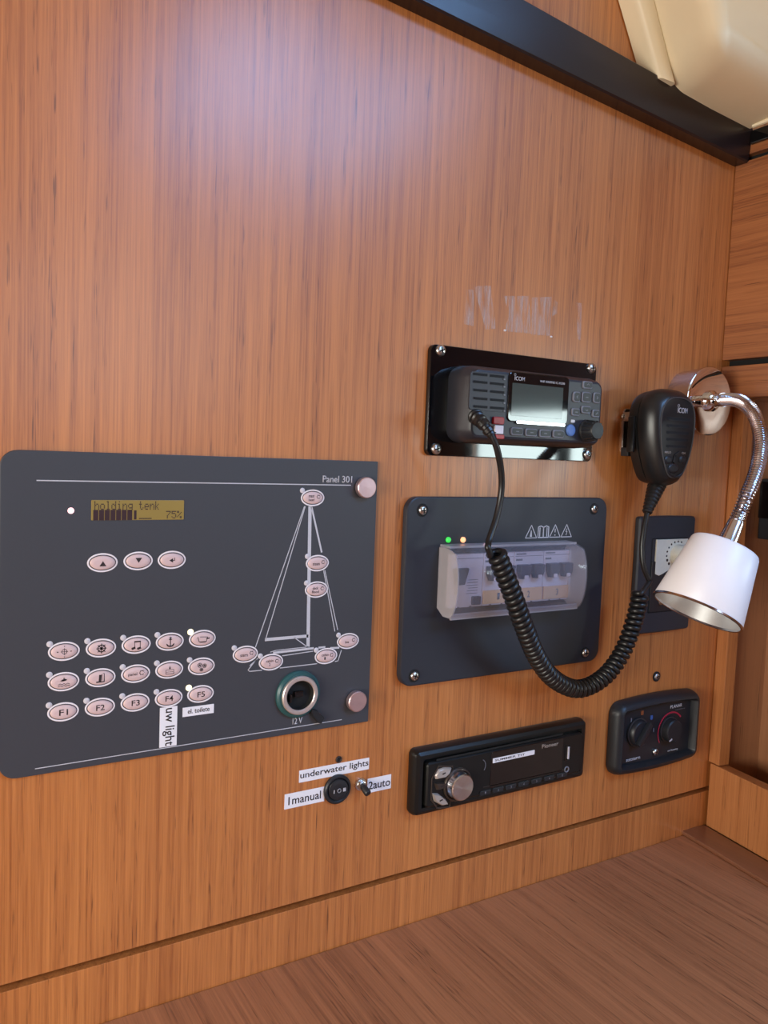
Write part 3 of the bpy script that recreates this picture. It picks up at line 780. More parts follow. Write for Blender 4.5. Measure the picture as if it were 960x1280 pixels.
# ------------------------------------------------------------------ VHF radio
YQ = -0.0045
r = RECT((537, 430), (745, 453), (735, 575), (533, 570), 0)
r = (0.3520, 0.5305, Z0+0.0000, Z0+0.0868)
r0 = RECT((539, 431), (747, 454.5), (738.5, 576), (533.5, 570.5), YQ)
vhf = root('marine_radio', ((r0[0]+r0[1])/2, 0, (r0[2]+r0[3])/2), 'black marine radio on glossy black mounting plate above the breaker panel', 'radio')
obj('mounting_plate', slab(rr(*r0, 0.005, 6), -0.0001, YQ, 0.0006), M['gloss'], vhf, smooth=True)
for (a, b) in ((550.4, 438.2), (738.5, 460.3), (733.8, 568), (544.7, 561)):
    cx, cz = P(a, b, YQ); screw(cx, cz, YQ, 0.0044, vhf)
YF = -0.032
bx0, bx1, bz0, bz1 = 0.3675, 0.5125, Z0+0.0105, Z0+0.0705
obj('body', loft(rr(bx0, bx1, bz0, bz1, 0.011, 7), [(0.001, YQ), (0.0, YQ-0.004), (0.0008, YF+0.010), (0.003, YF+0.003), (0.0045, YF+0.0006), (0.0062, YF)]), M['navy'], vhf, smooth=True, angle=30)
# speaker field with slots
sx0, sz1 = P(588, 462, YF); sx1, sz0 = P(631, 514, YF)
sp = obj('speaker_grille', slab(rr(sx0, sx1, sz0-0.001, sz1-0.001, 0.003, 4), YF+0.001, YF-0.0003, 0.0002), M['navy'], vhf)
for (yl, yr) in ((467.5, 471), (477, 480.5), (488, 490), (498.5, 500), (508.5, 510)):
    a = P(592, yl, YF); b = P(608, (yl*0.6+yr*0.4), YF); c = P(613, (yl*0.45+yr*.55), YF); d = P(629, yr, YF)
    zz = (a[1]+d[1])/2
    for (q0, q1) in ((a[0], b[0]), (c[0], d[0])):
        obj('slot', stroke([(q0, zz), (q1, zz)], 0.0018, YF-0.0007, 0.0001), M['dark'], sp)
    obj('slat_tip', stroke([(d[0]+0.0002, zz-0.0018), (d[0]+0.0012, zz-0.0018)], 0.0010, YF-0.0007, 0.0003), M['keyrim'], sp)
# screen
r = RECT((634.5, 465), (711, 470.5), (708, 532.5), (634, 526), YF)
bz = obj('screen_bezel', slab(rr(r[0], r[1], r[2], r[3], 0.004, 5), YF+0.001, YF-0.0012, 0.0008), M['gloss'], vhf, smooth=True)
YS = YF-0.0013
r = RECT((640.5, 479), (705, 484.3), (701.5, 524), (639, 519.3), YS)
# the display leans back a little under its window
bm = slab(rr(*r, 0.0004, 2), YS+0.0004, YS-0.0001, 0.0001)
obj('screen', bm, M['lcdg'], bz, label='grey green liquid crystal screen')
t = RECT((643.5, 470.3), (656, 471.2), (656, 476.5), (643.5, 475.5), YS)
text('lettering', 'ICOM', *t, YS, M['print'], bz)
obj('logo_ring', stroke(arc(t[0]+0.0002, t[3]+0.0012, 0.0008, 0, 360, 12), 0.0005, YS, 0.0001), M['print'], bz)
t = RECT((675, 475.4), (706, 478.0), (706, 480.8), (675, 478.2), YS)
text('lettering', 'VHF MARINE IC-M330', *t, YS, M['print'], bz)
a = P(645, 527.3, YS); b = P(706, 531, YS)
obj('bezel_edge', slab(rr(a[0], b[0], (a[1]+b[1])/2-0.0016, (a[1]+b[1])/2+0.0012, 0.0012, 4), YS+0.0004, YS-0.0004, 0.0003), M['chrome2'], bz)
def key(px, py, wd, h, mark=None, m='navy'):
    cx, cz = P(px, py, YF)
    k = obj('key', slab(rr(cx-wd/2, cx+wd/2, cz-h/2, cz+h/2, min(wd, h)*0.28, 4), YF+0.0005, YF-0.0014, 0.0006), M['keyrim'], vhf, smooth=True)
    obj('key_face', slab(rr(cx-wd/2+0.0011, cx+wd/2-0.0007, cz-h/2+0.0011, cz+h/2-0.0009, min(wd, h)*0.2, 4), YF-0.0013, YF-0.0017, 0.0002), M['black'], k)
    if mark: mark(cx, cz, YF-0.00172, k)
def kmark(pts):
    def f(cx, cz, y, k): obj('mark', stroke([(cx+p[0], cz+p[1]) for p in pts], 0.0006, y, 0.00008), M['keyrim'], k)
    return f
for (a, b, wd, h, mk) in ((733.5, 481.4, .0108, .0064, [(-.0012, 0), (0, .001), (.0012, 0)]), (719.9, 496.2, .0082, .0088, [(.0006, -.001), (-.0006, 0), (.0006, .001)]), (732, 496.7, .0106, .0088, [(-.0012, 0), (.0012, 0)]),
                          (745, 497.4, .0082, .0090, [(-.0006, -.001), (.0006, 0), (-.0006, .001)]), (731.6, 512.3, .0108, .0064, [(-.0012, 0), (0, -.001), (.0012, 0)]), (718.7, 515.2, .0092, .0064, [(-.0012, 0), (.0012, 0)]), (744, 517, .0088, .0064, [(-.001, -.0008), (.001, .0008)])):
    key(a, b, wd, h, kmark(mk))
for (a, b) in ((645.2, 539.3), (663, 540.7), (680.2, 541.9), (697, 542.6)):
    key(a, b, 0.0122, 0.0064, kmark([(-.0014, 0), (.0014, 0)]))
cx, cz = P(713.8, 538, YF-0.001)
obj('blue_key', loft(el(cx, cz, 0.0049, n=28), [(0, YF), (0, YF-0.001), (0.0008, YF-0.0018), (0.002, YF-0.0020)]), M['blue'], vhf, smooth=True, label='round blue key')
cx, cz = P(716, 526.5, YF); obj('power_mark', slab(rr(cx-0.0022, cx+0.0022, cz-0.0012, cz+0.0012, 0.0006, 3), YF+0.0003, YF-0.0002, 0.0001), M['ledoff'], vhf)
cx, cz = P(746.3, 538.3, YF-0.012)
bm = lathe(Vector((cx, YF, cz)), Vector((0, -1, 0)), [(0.0092, 0), (0.0092, 0.0015), (0.0082, 0.0025), (0.0074, 0.0115), (0.0066, 0.0128), (0.0030, 0.0130)], 36)
kn = obj('dial_knob', bm, M['blackm'], vhf, smooth=True)
for k in range(14):
    a = 2*math.pi*k/14
    c, s = math.cos(a), math.sin(a)
    obj('grip_rib', tube([Vector((cx+c*0.0084, YF-0.0025, cz+s*0.0084)), Vector((cx+c*0.0075, YF-0.0115, cz+s*0.0075))], 0.0007, 6), M['blackm'], kn)
# distress flap
r = RECT((616, 520.5), (629.5, 521.5), (629.5, 531), (616, 530), YF-0.001)
obj('distress_flap', slab(rr(*r, 0.0015, 4), YF, YF-0.0022, 0.0006), M['red'], vhf, label='red distress flap')
r = RECT((618.5, 531.5), (629, 532), (629, 542.5), (618.5, 542), YF-0.001)
obj('distress_label', slab(rr(*r, 0.0005, 3), YF, YF-0.0014, 0.0002), M['rim'], vhf)
r = RECT((618.5, 543), (629.5, 543.5), (629.5, 549), (618.5, 548.5), YF-0.001)
obj('distress_flap', slab(rr(*r, 0.001, 3), YF, YF-0.0022, 0.0005), M['red'], vhf, label='red distress flap')

# ------------------------------------------------------------------ breaker panel
YB = -0.0065
r = RECT((510.5, 621), (758, 622.5), (749.5, 825.5), (499.5, 860), YB)
brk = root('breaker_panel', ((r[0]+r[1])/2, 0, (r[2]+r[3])/2), 'dark breaker panel with clear curved cover over four breakers', 'breaker panel')
obj('plate', loft(rr(*r, 0.011, 8), [(0.0004, -0.0001), (0, -0.0006), (0, YB+0.0012), (0.0003, YB+0.0004), (0.0012, YB)]), M['cpanel'], brk, smooth=True, angle=25)
for (a, b) in ((528, 637.7), (742.5, 636.2), (731, 815.8), (517.7, 844.7)):
    cx, cz = P(a, b, YB)
    obj('screw_recess', ring(el(cx, cz, 0.0052, n=24), 0.0014, YB+0.0002, YB-0.0004, 0.0002), M['dark'], brk)
    screw(cx, cz, YB, 0.0038, brk)
for (a, b, m_) in ((560, 674.7, 'led_g'), (578.4, 674.7, 'led_o')):
    cx, cz = P(a, b, YB); dot(cx, cz, 0.0023, YB, M[m_], brk, h=0.002)
cx, cz = P(605.8, 680.5, YB); dot(cx, cz, 0.0012, YB, M['led_r'], brk, h=0.001)
def sign(px, py, kind):
    cx, cz = P(px, py, YB); s = 0.0062; bm = bmesh.new(); y = YB-0.00002
    if kind == 'book':
        stroke([(cx-s*.95, cz-s*.75), (cx-s*.95, cz+s*.7), (cx-s*.5, cz+s*.85), (cx, cz+s*.65), (cx+s*.5, cz+s*.85), (cx+s*.95, cz+s*.7), (cx+s*.95, cz-s*.75)], 0.0009, y, 0.0001, closed=True, bm=bm)
        stroke([(cx, cz+s*.65), (cx, cz-s*.7)], 0.0009, y, 0.0001, bm=bm)
        stroke([(cx-s*.65, cz+s*.6), (cx-s*.65, cz-s*.6)], 0.0008, y, 0.0001, bm=bm); stroke([(cx+s*.65, cz+s*.6), (cx+s*.65, cz-s*.6)], 0.0008, y, 0.0001, bm=bm)
    else:
        stroke([(cx-s, cz-s*.75), (cx, cz+s*1.0), (cx+s, cz-s*.75)], 0.0007, y, 0.0001, closed=True, bm=bm)
        if kind == 'fire': stroke([(cx-.0002, cz-s*.5), (cx, cz+s*.25)], [0.0024, 0.0006], y, 0.0001, bm=bm)
        if kind == 'warn': stroke([(cx, cz-s*.05), (cx, cz+s*.4)], 0.0008, y, 0.0001, bm=bm); stroke([(cx, cz-s*.5), (cx, cz-s*.4)], 0.0009, y, 0.0001, bm=bm)
        if kind == 'volt': stroke([(cx+.0006, cz+s*.4), (cx-.0008, cz), (cx+.0008, cz), (cx-.0004, cz-s*.5)], 0.0006, y, 0.0001, bm=bm)
    obj('warning_sign' if kind != 'book' else 'manual_sign', bm, M['print'], brk)
for a, b, k in ((664, 665.6, 'fire'), (679.2, 665, 'book'), (693.8, 664.7, 'warn'), (708, 664.4, 'volt')): sign(a, b, k)
# row of breakers in a sunk window
bx0, bx1 = 0.3735, 0.5030
YK = -0.0125
zt, zb = Z0-0.0775, Z0-0.1205
obj('window_frame', ring(rr(bx0-0.004, bx1+0.004, zb-0.004, zt+0.005, 0.001, 3), 0.0035, YB+0.0001, YB-0.0012, 0.0003), M['dark'], brk)
wid = (bx1-bx0)/4
for k in range(4):
    a = bx0 + k*wid + 0.0002; b = a + wid - 0.0004
    u = obj('circuit_breaker', box(a, b, YK+0.0002, YB, zb, zt, bev=0.0004), M['breaker'], brk)
    if k == 0:
        obj('lever', loft(poly([(a+.002, zt-.011), (a+.0155, zt-.011), (a+.0150, zt-.014), (a+.0115, zt-.0245), (a+.0035, zt-.0245)]), [(0, YK), (0.0004, YK-0.0035), (0.001, YK-0.004)]), M['lever'], u)
        obj('test_button', slab(rr(b-.0105, b-.002, zb+.0015, zb+.0085, .0008, 3), YK+0.0004, YK-0.0016, .0004), M['lever'], u)
        obj('mark', slab(rr(a+.0045, a+.0065, zb+.011, zb+.013, .0002, 2), YK+0.0004, YK-0.0002, .0001), M['ink'], u)
        bm = stroke([(a+.001, zt-.0036), (b-.001, zt-.0036)], .0004, YK+0.0001, .0002)
        for q in range(6): stroke([(a+.016+.0008*(q % 3), zb+.011+.0022*q), (b-.005, zb+.011+.0022*q)], .0004, YK+0.0001, .0002, bm=bm)
        obj('printed_line', bm, M['keyrim'], u)
    else:
        obj('label_strip', box(a+.0006, b-.0006, YK-0.0010, YK+0.0004, zb+.0015, zb+.0125, bev=.0003), M['tan'], u)
        text('lettering', str(k), (a+b)/2-.0013, (a+b)/2+.0013, zb+.0045, zb+.0100, YK-0.00102, M['keyrim'], u)
        for q in (0.27, 0.74):
            c = a + (b-a)*q
            obj('lever', loft(poly([(c-.0060, zt-.0105), (c+.0060, zt-.0105), (c+.0060, zt-.0165), (c+.0034, zt-.0225), (c-.0034, zt-.0225), (c-.0060, zt-.0165)]), [(0, YK), (0.0004, YK-0.0050), (0.0012, YK-0.0058)]), M['lever'], u)
            obj('lever_tip', slab(rr(c-.0022, c+.0022, zt-.0220, zt-.0190, .0008, 3), YK-.0055, YK-.0064, .0003), M['breaker'], u)
        bm = stroke([(a+.001, zt-.0036), (b-.001, zt-.0036)], .0004, YK+0.0001, .0002)
        stroke([(a+.002, zt-.0018), (a+.012, zt-.0018)], .0012, YK+0.0001, .0002, bm=bm)
        stroke([(a+.002, zt-.0066), (a+.008, zt-.0066)], .0016, YK+0.0001, .0002, bm=bm)
        obj('printed_line', bm, M['keyrim'], u)
    for q in range(2):
        obj('terminal_mark', stroke([(a+.008+.012*q, zb+.0004), (a+.009+.012*q, zb+.0004)], .0009, YK+0.0001, .0002), M['ink'], u)
# cover: curved sheet with two end cheeks
cx0, cx1 = 0.3655, 0.5010
ct, cb = Z0-0.0705, Z0-0.1262
prof = []
for (y, z) in ((YB-0.0002, ct-0.0005), (-0.0135, ct), (-0.0200, ct-0.0008)): prof.append((y, z))
for k in range(1, 10):
    a = math.radians(72 - 134*k/9.0)
    prof.append((-0.0205 - 0.0135*math.cos(a)**0.8 if math.cos(a) > 0 else -0.0205, (ct+cb)/2 + 0.0285*math.sin(a)))
prof += [(-0.0255, cb+0.0006), (-0.0235, cb)]
th = 0.0011
def offp(pr, t):
    out = []
    for i in range(len(pr)):
        a = Vector(pr[max(i-1, 0)]); b = Vector(pr[min(i+1, len(pr)-1)])
        d = (b-a).normalized(); out.append((pr[i][0]+abs(0)-(-d.y)*t*1.0, pr[i][1]-d.x*t))
    return out
inn = offp(prof, -th)
bm = bmesh.new()
R = []
for X in (cx0, cx1):
    R.append([bm.verts.new((X, y, z)) for y, z in prof] + [bm.verts.new((X, y, z)) for y, z in reversed(inn)])
n = len(R[0])
for k in range(n): bm.faces.new((R[0][k], R[0][(k+1) % n], R[1][(k+1) % n], R[1][k]))
bm.faces.new(R[0]); bm.faces.new(R[1])
cov = obj('clear_cover', bm, M['clear'], brk, smooth=True, angle=50, label='clear curved plastic cover')
for X in (cx0, cx1-0.0012):
    bm = bmesh.new()
    pts = [(YB-0.0002, cb+0.0045)] + list(reversed(inn)) 
    pts = list(reversed(inn)) + [(YB-0.0002, ct-0.003), (YB-0.0002, cb+0.006), (-0.0150, cb+0.0005)]
    A = [bm.verts.new((X, y, z)) for y, z in pts]; B = [bm.verts.new((X+0.0012, y, z)) for y, z in pts]
    bm.faces.new(A); bm.faces.new(B)
    for k in range(len(pts)): bm.faces.new((A[k], A[(k+1) % len(pts)], B[(k+1) % len(pts)], B[k]))
    obj('cheek', bm, M['clearedge'], cov)
obj('bottom_lip', box(cx0+0.0013, cx1-0.0013, -0.0235, -0.0145, cb, cb+0.0012), M['clearedge'], cov)
obj('front_lip', box(cx0+0.0005, cx1-0.0005, -0.0252, -0.0236, cb-0.0008, cb+0.0040, bev=0.0004), M['clearedge'], cov)
obj('top_flange', box(cx0+0.0005, cx1-0.0005, -0.0200, -0.0070, ct-0.0012, ct+0.0008, bev=0.0003), M['clearedge'], cov)

# ------------------------------------------------------------------ car stereo
YSB = -0.011
r = RECT((514, 937.5), (727.5, 897), (727, 968.5), (513, 1019.5), YSB+0.006)
st = root('car_stereo', ((r[0]+r[1])/2, 0, (r[2]+r[3])/2), 'black car stereo with round silver knob below the breaker panel', 'stereo')
bez = obj('bezel', loft(rr(*r, 0.005, 6), [(0.0003, -0.0001), (0, -0.002), (0, -0.006), (0.0015, -0.0095), (0.004, YSB), (0.0072, YSB), (0.0080, YSB+0.004)], True, True), M['stereo'], st, smooth=True, angle=25)
fr = (r[0]+0.0095, r[1]-0.0085, r[2]+0.0075, r[3]-0.0100)
YG = -0.0135
face = obj('face_plate', loft(rr(*fr, 0.003, 5), [(0, YSB+0.004), (0, YG+0.0012), (0.0012, YG)]), M['stereo'], st, smooth=True)
q = RECT((613, 941), (703, 922), (703, 964), (613, 985), YG)
scr = obj('screen', slab(rr(*q, 0.002, 4), YG+0.0004, YG-0.0004, 0.0003), M['stscreen'], st, label='dark brown glossy stereo screen')
t = RECT((677.5, 931), (698, 926.6), (698, 931.3), (677.5, 936), YG-0.0004)
text('lettering', 'Pioneer', *t, YG-0.00042, M['silverkey'], scr)
# knob
kx, kz = P(579, 985, YG-0.0085)
k = obj('volume_knob', lathe(Vector((kx, YG, kz)), Vector((0, -1, 0)), [(0.0122, 0), (0.0122, 0.001), (0.0114, 0.002), (0.0108, 0.0070)], 48, cap1=False), M['chrome2'], st, smooth=True, label='round turned silver volume knob')
obj('knob_face', lathe(Vector((kx, YG-0.0070, kz)), Vector((0, -1, 0)), [(0.0108, 0), (0.0108, 0.0008), (0.0100, 0.0016), (0.0050, 0.0017), (0.0002, 0.0018)], 48, cap0=False), M['alu'], k, smooth=True)
obj('knob_ring', ring(el(kx, kz, 0.0137, n=44), 0.0014, YG, YG-0.0022, 0.0008), M['bronze'], st, smooth=True)
def skey(pts, m_='silverkey'):
    pp = [P(a, b, YG) for a, b in pts]
    s = obj('silver_key', loft(poly(pp), [(-0.0008, YG), (0, YG-0.0014), (0.0009, YG-0.0020)]), M[m_], st, smooth=True)
    c = (sum(p[0] for p in pp)/len(pp), sum(p[1] for p in pp)/len(pp))
    obj('mark', stroke([(c[0]-.0012, c[1]-.0003), (c[0]+.0012, c[1]+.0003)], .0011, YG-.0021, .0001), M['ink'], s)
skey([(544, 969), (548, 962), (556, 959.5), (563, 960), (561, 966), (556, 971), (545, 973)])
skey([(543.5, 979), (557, 978), (557, 984), (546, 986.5)], 'bronze')
skey([(540.5, 992), (547, 992.5), (556, 999), (559, 1004.5), (552, 1006), (543, 1001)])
obj('key_surround', ring(poly([P(539, 973, YG), P(548, 957, YG), P(566, 957, YG), P(566, 966, YG), P(563, 1001, YG), P(562, 1009, YG), P(546, 1011, YG), P(538, 1000, YG)]), 0.0012, YG+0.0002, YG-0.0007, 0.0002), M['bronze'], st)
# sticker, usb, jack, key row
s = RECT((616, 947.5), (668, 938), (668, 943.8), (616, 953), YG-0.0004)
obj('name_sticker', slab(rr(*s, 0.0002, 2), YG-0.00035, YG-0.0007, 0.0001), M['paper'], scr)
text('lettering', 'SUMMER TIT', s[0]+.002, s[1]-.011, s[2]+.0012, s[3]-.0010, YG-0.00072, M['ink'], scr)
cx, cz = P(709.5, 941, YG)
obj('usb_port', ring(rr(cx-.0034, cx+.0034, cz-.0070, cz+.0070, .0008, 3), .0010, YG, YG-.0006, .0002), M['gloss'], st)
obj('usb_tongue', box(cx-.0002, cx+.0014, YG-.0008, YG, cz-.0055, cz+.0055), M['ledoff'], st)
cx, cz = P(708, 961.5, YG); obj('audio_jack', ring(el(cx, cz, 0.0028, n=20), .0010, YG, YG-.0008, .0002), M['keyrim'], st)
for i in range(7):
    a = 606 + 16*i; b = 990.5 - 0.228*(a-606)
    cx, cz = P(a, b, YG)
    kk = obj('preset_key', slab(rr(cx-.0058, cx+.0058, cz-.0020, cz+.0020, .0012, 3), YG+.0003, YG-.0009, .0004), M['blackm'], st)
    text('lettering', '123456D'[i], cx-.0006, cx+.0006, cz-.0010, cz+.0010, YG-.00092, M['keyrim'], kk)
a = P(604, 984, YG); b = P(704, 962, YG)
obj('accent_line', stroke([a, b], .0005, YG-.0001, .0003), M['bronze'], st)
ex, ez = P(600, 958, YG)
obj('eject_mark', stroke(arc(ex, ez, .0058, -40, 60, 8), .0006, YG-.0001, .0002), M['keyrim'], st)
a = P(546, 950, YG); b = P(703, 917.5, YG)
obj('disc_slot', stroke([a, b], .0016, YG-.0001, .0002), M['dark'], st)

# ------------------------------------------------------------------ heater control
YH = -0.014
cs = [(766.5, 877.5), (871.5, 864.5), (866.5, 945.5), (762.5, 968.5)]
r = RECT(*cs, -0.006)
ht = root('heater_control', ((r[0]+r[1])/2, 0, (r[2]+r[3])/2), 'black heater control with two round dials beside the lower right corner', 'thermostat')
def bowed(x0, x1, z0, z1, rad, bow, n=8):
    base = rr(x0, x1, z0, z1, rad, n)
    # top and bottom edges swell towards the middle
    cx = (x0+x1)/2; cz = (z0+z1)/2; hw = (x1-x0)/2
    def f(i=0.0):
        X0, X1, A0, A1 = x0+i, x1-i, z0+i, z1-i
        out = []
        pts = rr(x0, x1, z0, z1, rad, n)(i)
        # add extra points along top and bottom
        seg = n+1
        tr, tl, bl, br = pts[0:seg], pts[seg:2*seg], pts[2*seg:3*seg], pts[3*seg:]
        mids = lambda p, q: [(p[0]+(q[0]-p[0])*k/6, p[1]+(q[1]-p[1])*k/6) for k in range(1, 6)]
        full = tr + mids(tr[-1], tl[0]) + tl + bl + mids(bl[-1], br[0]) + br
        for (x, z) in full:
            b_ = bow*max(0, 1-((x-cx)/hw)**2)
            out.append((x, z + (b_ if z > cz else -b_)))
        return out
    return f
obj('frame', loft(bowed(r[0], r[1], r[2], r[3], 0.011, 0.0030), [(0.0006, -0.0001), (0, -0.001), (0, -0.005), (0.0015, -0.0095), (0.004, YH+0.0012), (0.0072, YH+0.0004), (0.0095, YH+0.004), (0.0100, YH+0.0075)], True, True), M['blackm'], ht, smooth=True, angle=40)
YI = YH+0.0070
def pj(a, b): return P(a, b, YI)
def dial(px, py, rad, h, nm, m_):
    cx, cz = P(px, py, YI-h)
    return cx, cz, obj(nm, lathe(Vector((cx, YI, cz)), Vector((0, -1, 0)), [(rad*1.12, 0), (rad*1.10, 0.0012), (rad, 0.0016), (rad*0.94, h-0.001), (rad*0.86, h), (rad*0.3, h)], 40), m_, ht, smooth=True)
cx, cz, d1 = dial(803, 917.5, 0.0130, 0.006, 'mode_dial', M['black'])
a = math.radians(52)
bm = box(-0.0125, 0.0125, YI-0.0105, YI-0.006, -0.0028, 0.0028, bev=0.0012)
bmesh.ops.rotate(bm, cent=(0, 0, 0), matrix=Matrix.Rotation(-a, 3, 'Y'), verts=bm.verts[:])
bmesh.ops.translate(bm, vec=(cx, 0, cz), verts=bm.verts[:])
obj('grip', bm, M['blackm'], d1, smooth=True)
d1c = (cx, cz)
cx, cz, d2 = dial(844, 914.5, 0.0118, 0.008, 'temperature_dial', M['blackm'])
obj('pointer', stroke([(cx-.0075, cz-.0085), (cx-.0045, cz-.0070)], .0014, YI-.0081, .0002), M['print'], d2)
ax_, az_ = P(838, 913, YI)
obj('red_scale', stroke(arc(ax_, az_, .0184, 42, 212, 26), [0.0005+0.0010*min(1, (27-k)/12) for k in range(27)], YI-.00005, .0003), M['redprint'], ht)
t = RECT((838, 881.8), (852.5, 879), (852.5, 883), (838, 885.8), YI)
text('lettering', 'PLANAR', *t, YI-.00005, M['print'], ht)
t = RECT((844, 886.6), (856, 884.3), (856, 885.6), (844, 888), YI); text('lettering', 'comfort', *t, YI-.00005, M['keyrim'], ht)
t = RECT((834.5, 937.2), (847, 934.6), (847, 937.6), (834.5, 940.2), YI); text('lettering', 'on heating', *t, YI-.00005, M['print'], ht)
t = RECT((782.5, 948.6), (800, 945), (800, 948.7), (782.5, 952.2), YI); text('lettering', 'autoterm', *t, YI-.00005, M['print'], ht)
for (a, b, m_) in ((803, 891, 'orangeprint'), (814.5, 897, 'blueprint')):
    qx, qz = P(a, b, YI); obj('mode_mark', slab(rr(qx-.0016, qx+.0016, qz-.0022, qz+.0022, .0005, 3), YI+.0002, YI-.0002, .0001), M[m_], ht)
for (a, b) in ((789, 900), (816.8, 912.5)):
    qx, qz = P(a, b, YI); obj('mode_mark', stroke([(qx, qz-.0016), (qx, qz+.0016)], .0012, YI, .0002), M['keyrim'], ht)
qx, qz = P(818.8, 939.7, YI); screw(qx, qz, YI, .0034, ht)
# small wall screw above it
qx, qz = P(820, 845.5, 0)
ws = root('wall_screw', (qx, 0, qz), 'single small dark screw in the wood above the heater control', 'screw')
obj('washer', ring(el(qx, qz, .0050, n=24), .0020, -.0001, -.0014, .0004), M['dark'], ws, smooth=True)
screw(qx, qz, -.0002, .0034, ws)

# ------------------------------------------------------------------ dark switch plate with ivory dial
YW = -0.006
r = RECT((800.5, 646.5), (870, 645), (861.5, 786), (791.5, 793.5), YW)
sw = root('dimmer_plate', ((r[0]+r[1])/2, 0, (r[2]+r[3])/2), 'charcoal wall plate with ivory dial behind the lamp shade', 'wall plate')
obj('plate', loft(bowed(r[0], r[1], r[2], r[3], 0.003, 0.0006), [(0.0004, -0.0001), (0, -0.001), (0.0002, YW+0.0015), (0.0015, YW)]), M['greyplate'], sw, smooth=True)
q = RECT((816, 673), (859, 671.5), (853.5, 762.5), (808.5, 766.5), YW)
obj('inner_frame', ring(rr(*q, 0.001, 3), 0.0008, YW+0.0002, YW-0.0006, 0.0002), M['dark'], sw)
obj('lower_insert', slab(rr(q[0]+.001, q[1]-.001, q[2]+.001, q[3]-.022, .001, 3), YW+0.0002, YW-0.0012, .0004), M['black'], sw)
tl = P(820, 674.5, YW); br_ = P(856.5, 711, YW)
pts = [(tl[0], tl[1]), (br_[0], tl[1])] + [(br_[0], br_[1]+.006)] + [(br_[0]-(br_[0]-tl[0])*k/8, br_[1]+.0065*math.cos(k/8*2.6)-.001*k/8) for k in range(1, 8)] + [(tl[0], br_[1]-.0030)]
ins = obj('dial_insert', loft(poly(pts), [(0, YW+.0002), (0, YW-.0010), (.0005, YW-.0014)]), M['ivory'], sw, label='ivory dial insert with black dots')
dx, dz = P(845, 693, YW)
YD = YW-.0014
obj('dial_knob', lathe(Vector((dx, YD, dz)), Vector((0, -1, 0)), [(.0100, 0), (.0098, .002), (.0090, .0105), (.0082, .0115), (.003, .0117)], 36), M['ivory'], ins, smooth=True)
for k in range(9):
    a = math.radians(70 + 19*k)
    qx, qz = dx+.0152*math.cos(a)*1.0, dz+.0128*math.sin(a)
    obj('scale_dot', loft(el(qx, qz, .0010 if k < 7 else .0014, n=12), [(0, YD), (.0002, YD-.0003)]), M['ink'], ins)
qx, qz = P(826, 752.4, YW-.002)
obj('bolt', lathe(Vector((qx, YW-.001, qz)), Vector((0, -1, 0)), [(.0028, 0), (.0028, .0012), (.0018, .0016), (.0018, .004), (.0012, .0044)], 16), M['screw'], sw, smooth=True)

# ------------------------------------------------------------------ tape residue on the veneer
gl = root('tape_residue', P3(650, 390), 'whitish torn glue traces of old tape above the radio', 'glue residue')
for quad in ([(583, 362), (592, 362), (592, 408), (580, 405)], [(592, 358), (613, 357), (615, 372), (620, 411), (607, 412), (601, 390)], [(630, 370), (661, 370), (664, 417), (630, 414), (636, 395)], [(664, 372), (690, 371), (687, 420), (664, 418)], [(692, 374), (697, 378), (696, 392), (690, 395)], [(720, 378), (727, 379), (726, 426), (722, 424)]):
    obj('glue_patch', loft(poly([P(a, b) for a, b in quad]), [(0, -0.00002), (0.0003, -0.00015)]), M['glue'], gl)
for (a, b) in ((689, 421), (631, 413)):
    qx, qz = P(a, b); obj('glue_speck', loft(el(qx, qz, .0013, .0009, 9), [(0, -.00002), (.0005, -.0008)]), M['paper'], gl)

# ------------------------------------------------------------------ microphone with coiled cord
mcx, mcz = 0.5895, Z0+0.0235
OUT = [(0, .0435), (.010, .0430), (.0195, .0400), (.0265, .0335), (.0300, .0240), (.0305, .0120), (.0290, -.002), (.0255, -.016), (.0210, -.0270), (.0155, -.0365), (.0095, -.0420), (0, -.0435)]
half = spline([Vector((a, 0, b)) for a, b in OUT], 3)
outl = [(p.x, p.z) for p in half] + [(-p.x, p.z) for p in reversed(half[1:-1])]
def mic_out(dx=0.0, dz=0.0, s=1.0):
    def f(i=0.0):
        return [(mcx+dx + x*s*(1-i/.030), mcz+dz + z*s*(1-i/.0435)) for x, z in outl]
    return f
mic = root('handheld_microphone', (mcx, -0.02, mcz), 'black handheld radio microphone on its wall clip left of the lamp', 'microphone')
YM0, YM1 = -0.0125, -0.0455
obj('body', loft(mic_out(), [(.0075, YM0), (.0030, YM0-.0015), (.0016, YM0-.006), (.0022, YM0-.0118), (.0046, YM0-.0124), (.0046, YM0-.0138), (.0004, YM0-.0144), (0, YM0-.0190), (.0010, YM0-.0240), (.0036, YM0-.0290), (.0062, YM1+.0014), (.0078, YM1+.0004), (.0095, YM1)]), M['rubber'], mic, smooth=True, angle=28)
YMF = YM1-.00005
fo = mic_out(0, 0.0, 1.0)
obj('face_ridge', ring(lambda i=0.0: fo(.0078+i), .0009, YM1+.0004, YM1-.0006, .0002), M['ridge'], mic, smooth=True)
for k in range(5):
    zc = mcz + .0165 - .0060*k
    hw = .0150 - .0004*k
    s_ = obj('grille_slot', stroke([(mcx-hw, zc), (mcx+hw, zc)], .0022, YMF, .0001), M['dark'], mic)
    obj('slot_edge', stroke([(mcx-hw+.002, zc-.0012), (mcx+hw-.003, zc-.0012)], .0006, YMF, .0005), M['blackm'], s_)
t = (mcx-.0015, mcx+.0115, mcz+.0220, mcz+.0268)
text('lettering', 'ICOM', *t, YMF, M['print'], mic)
obj('logo_ring', stroke(arc(t[0]+.0008, t[3]+.0015, .0011, 0, 360, 12), .0006, YMF, .0001), M['print'], mic)
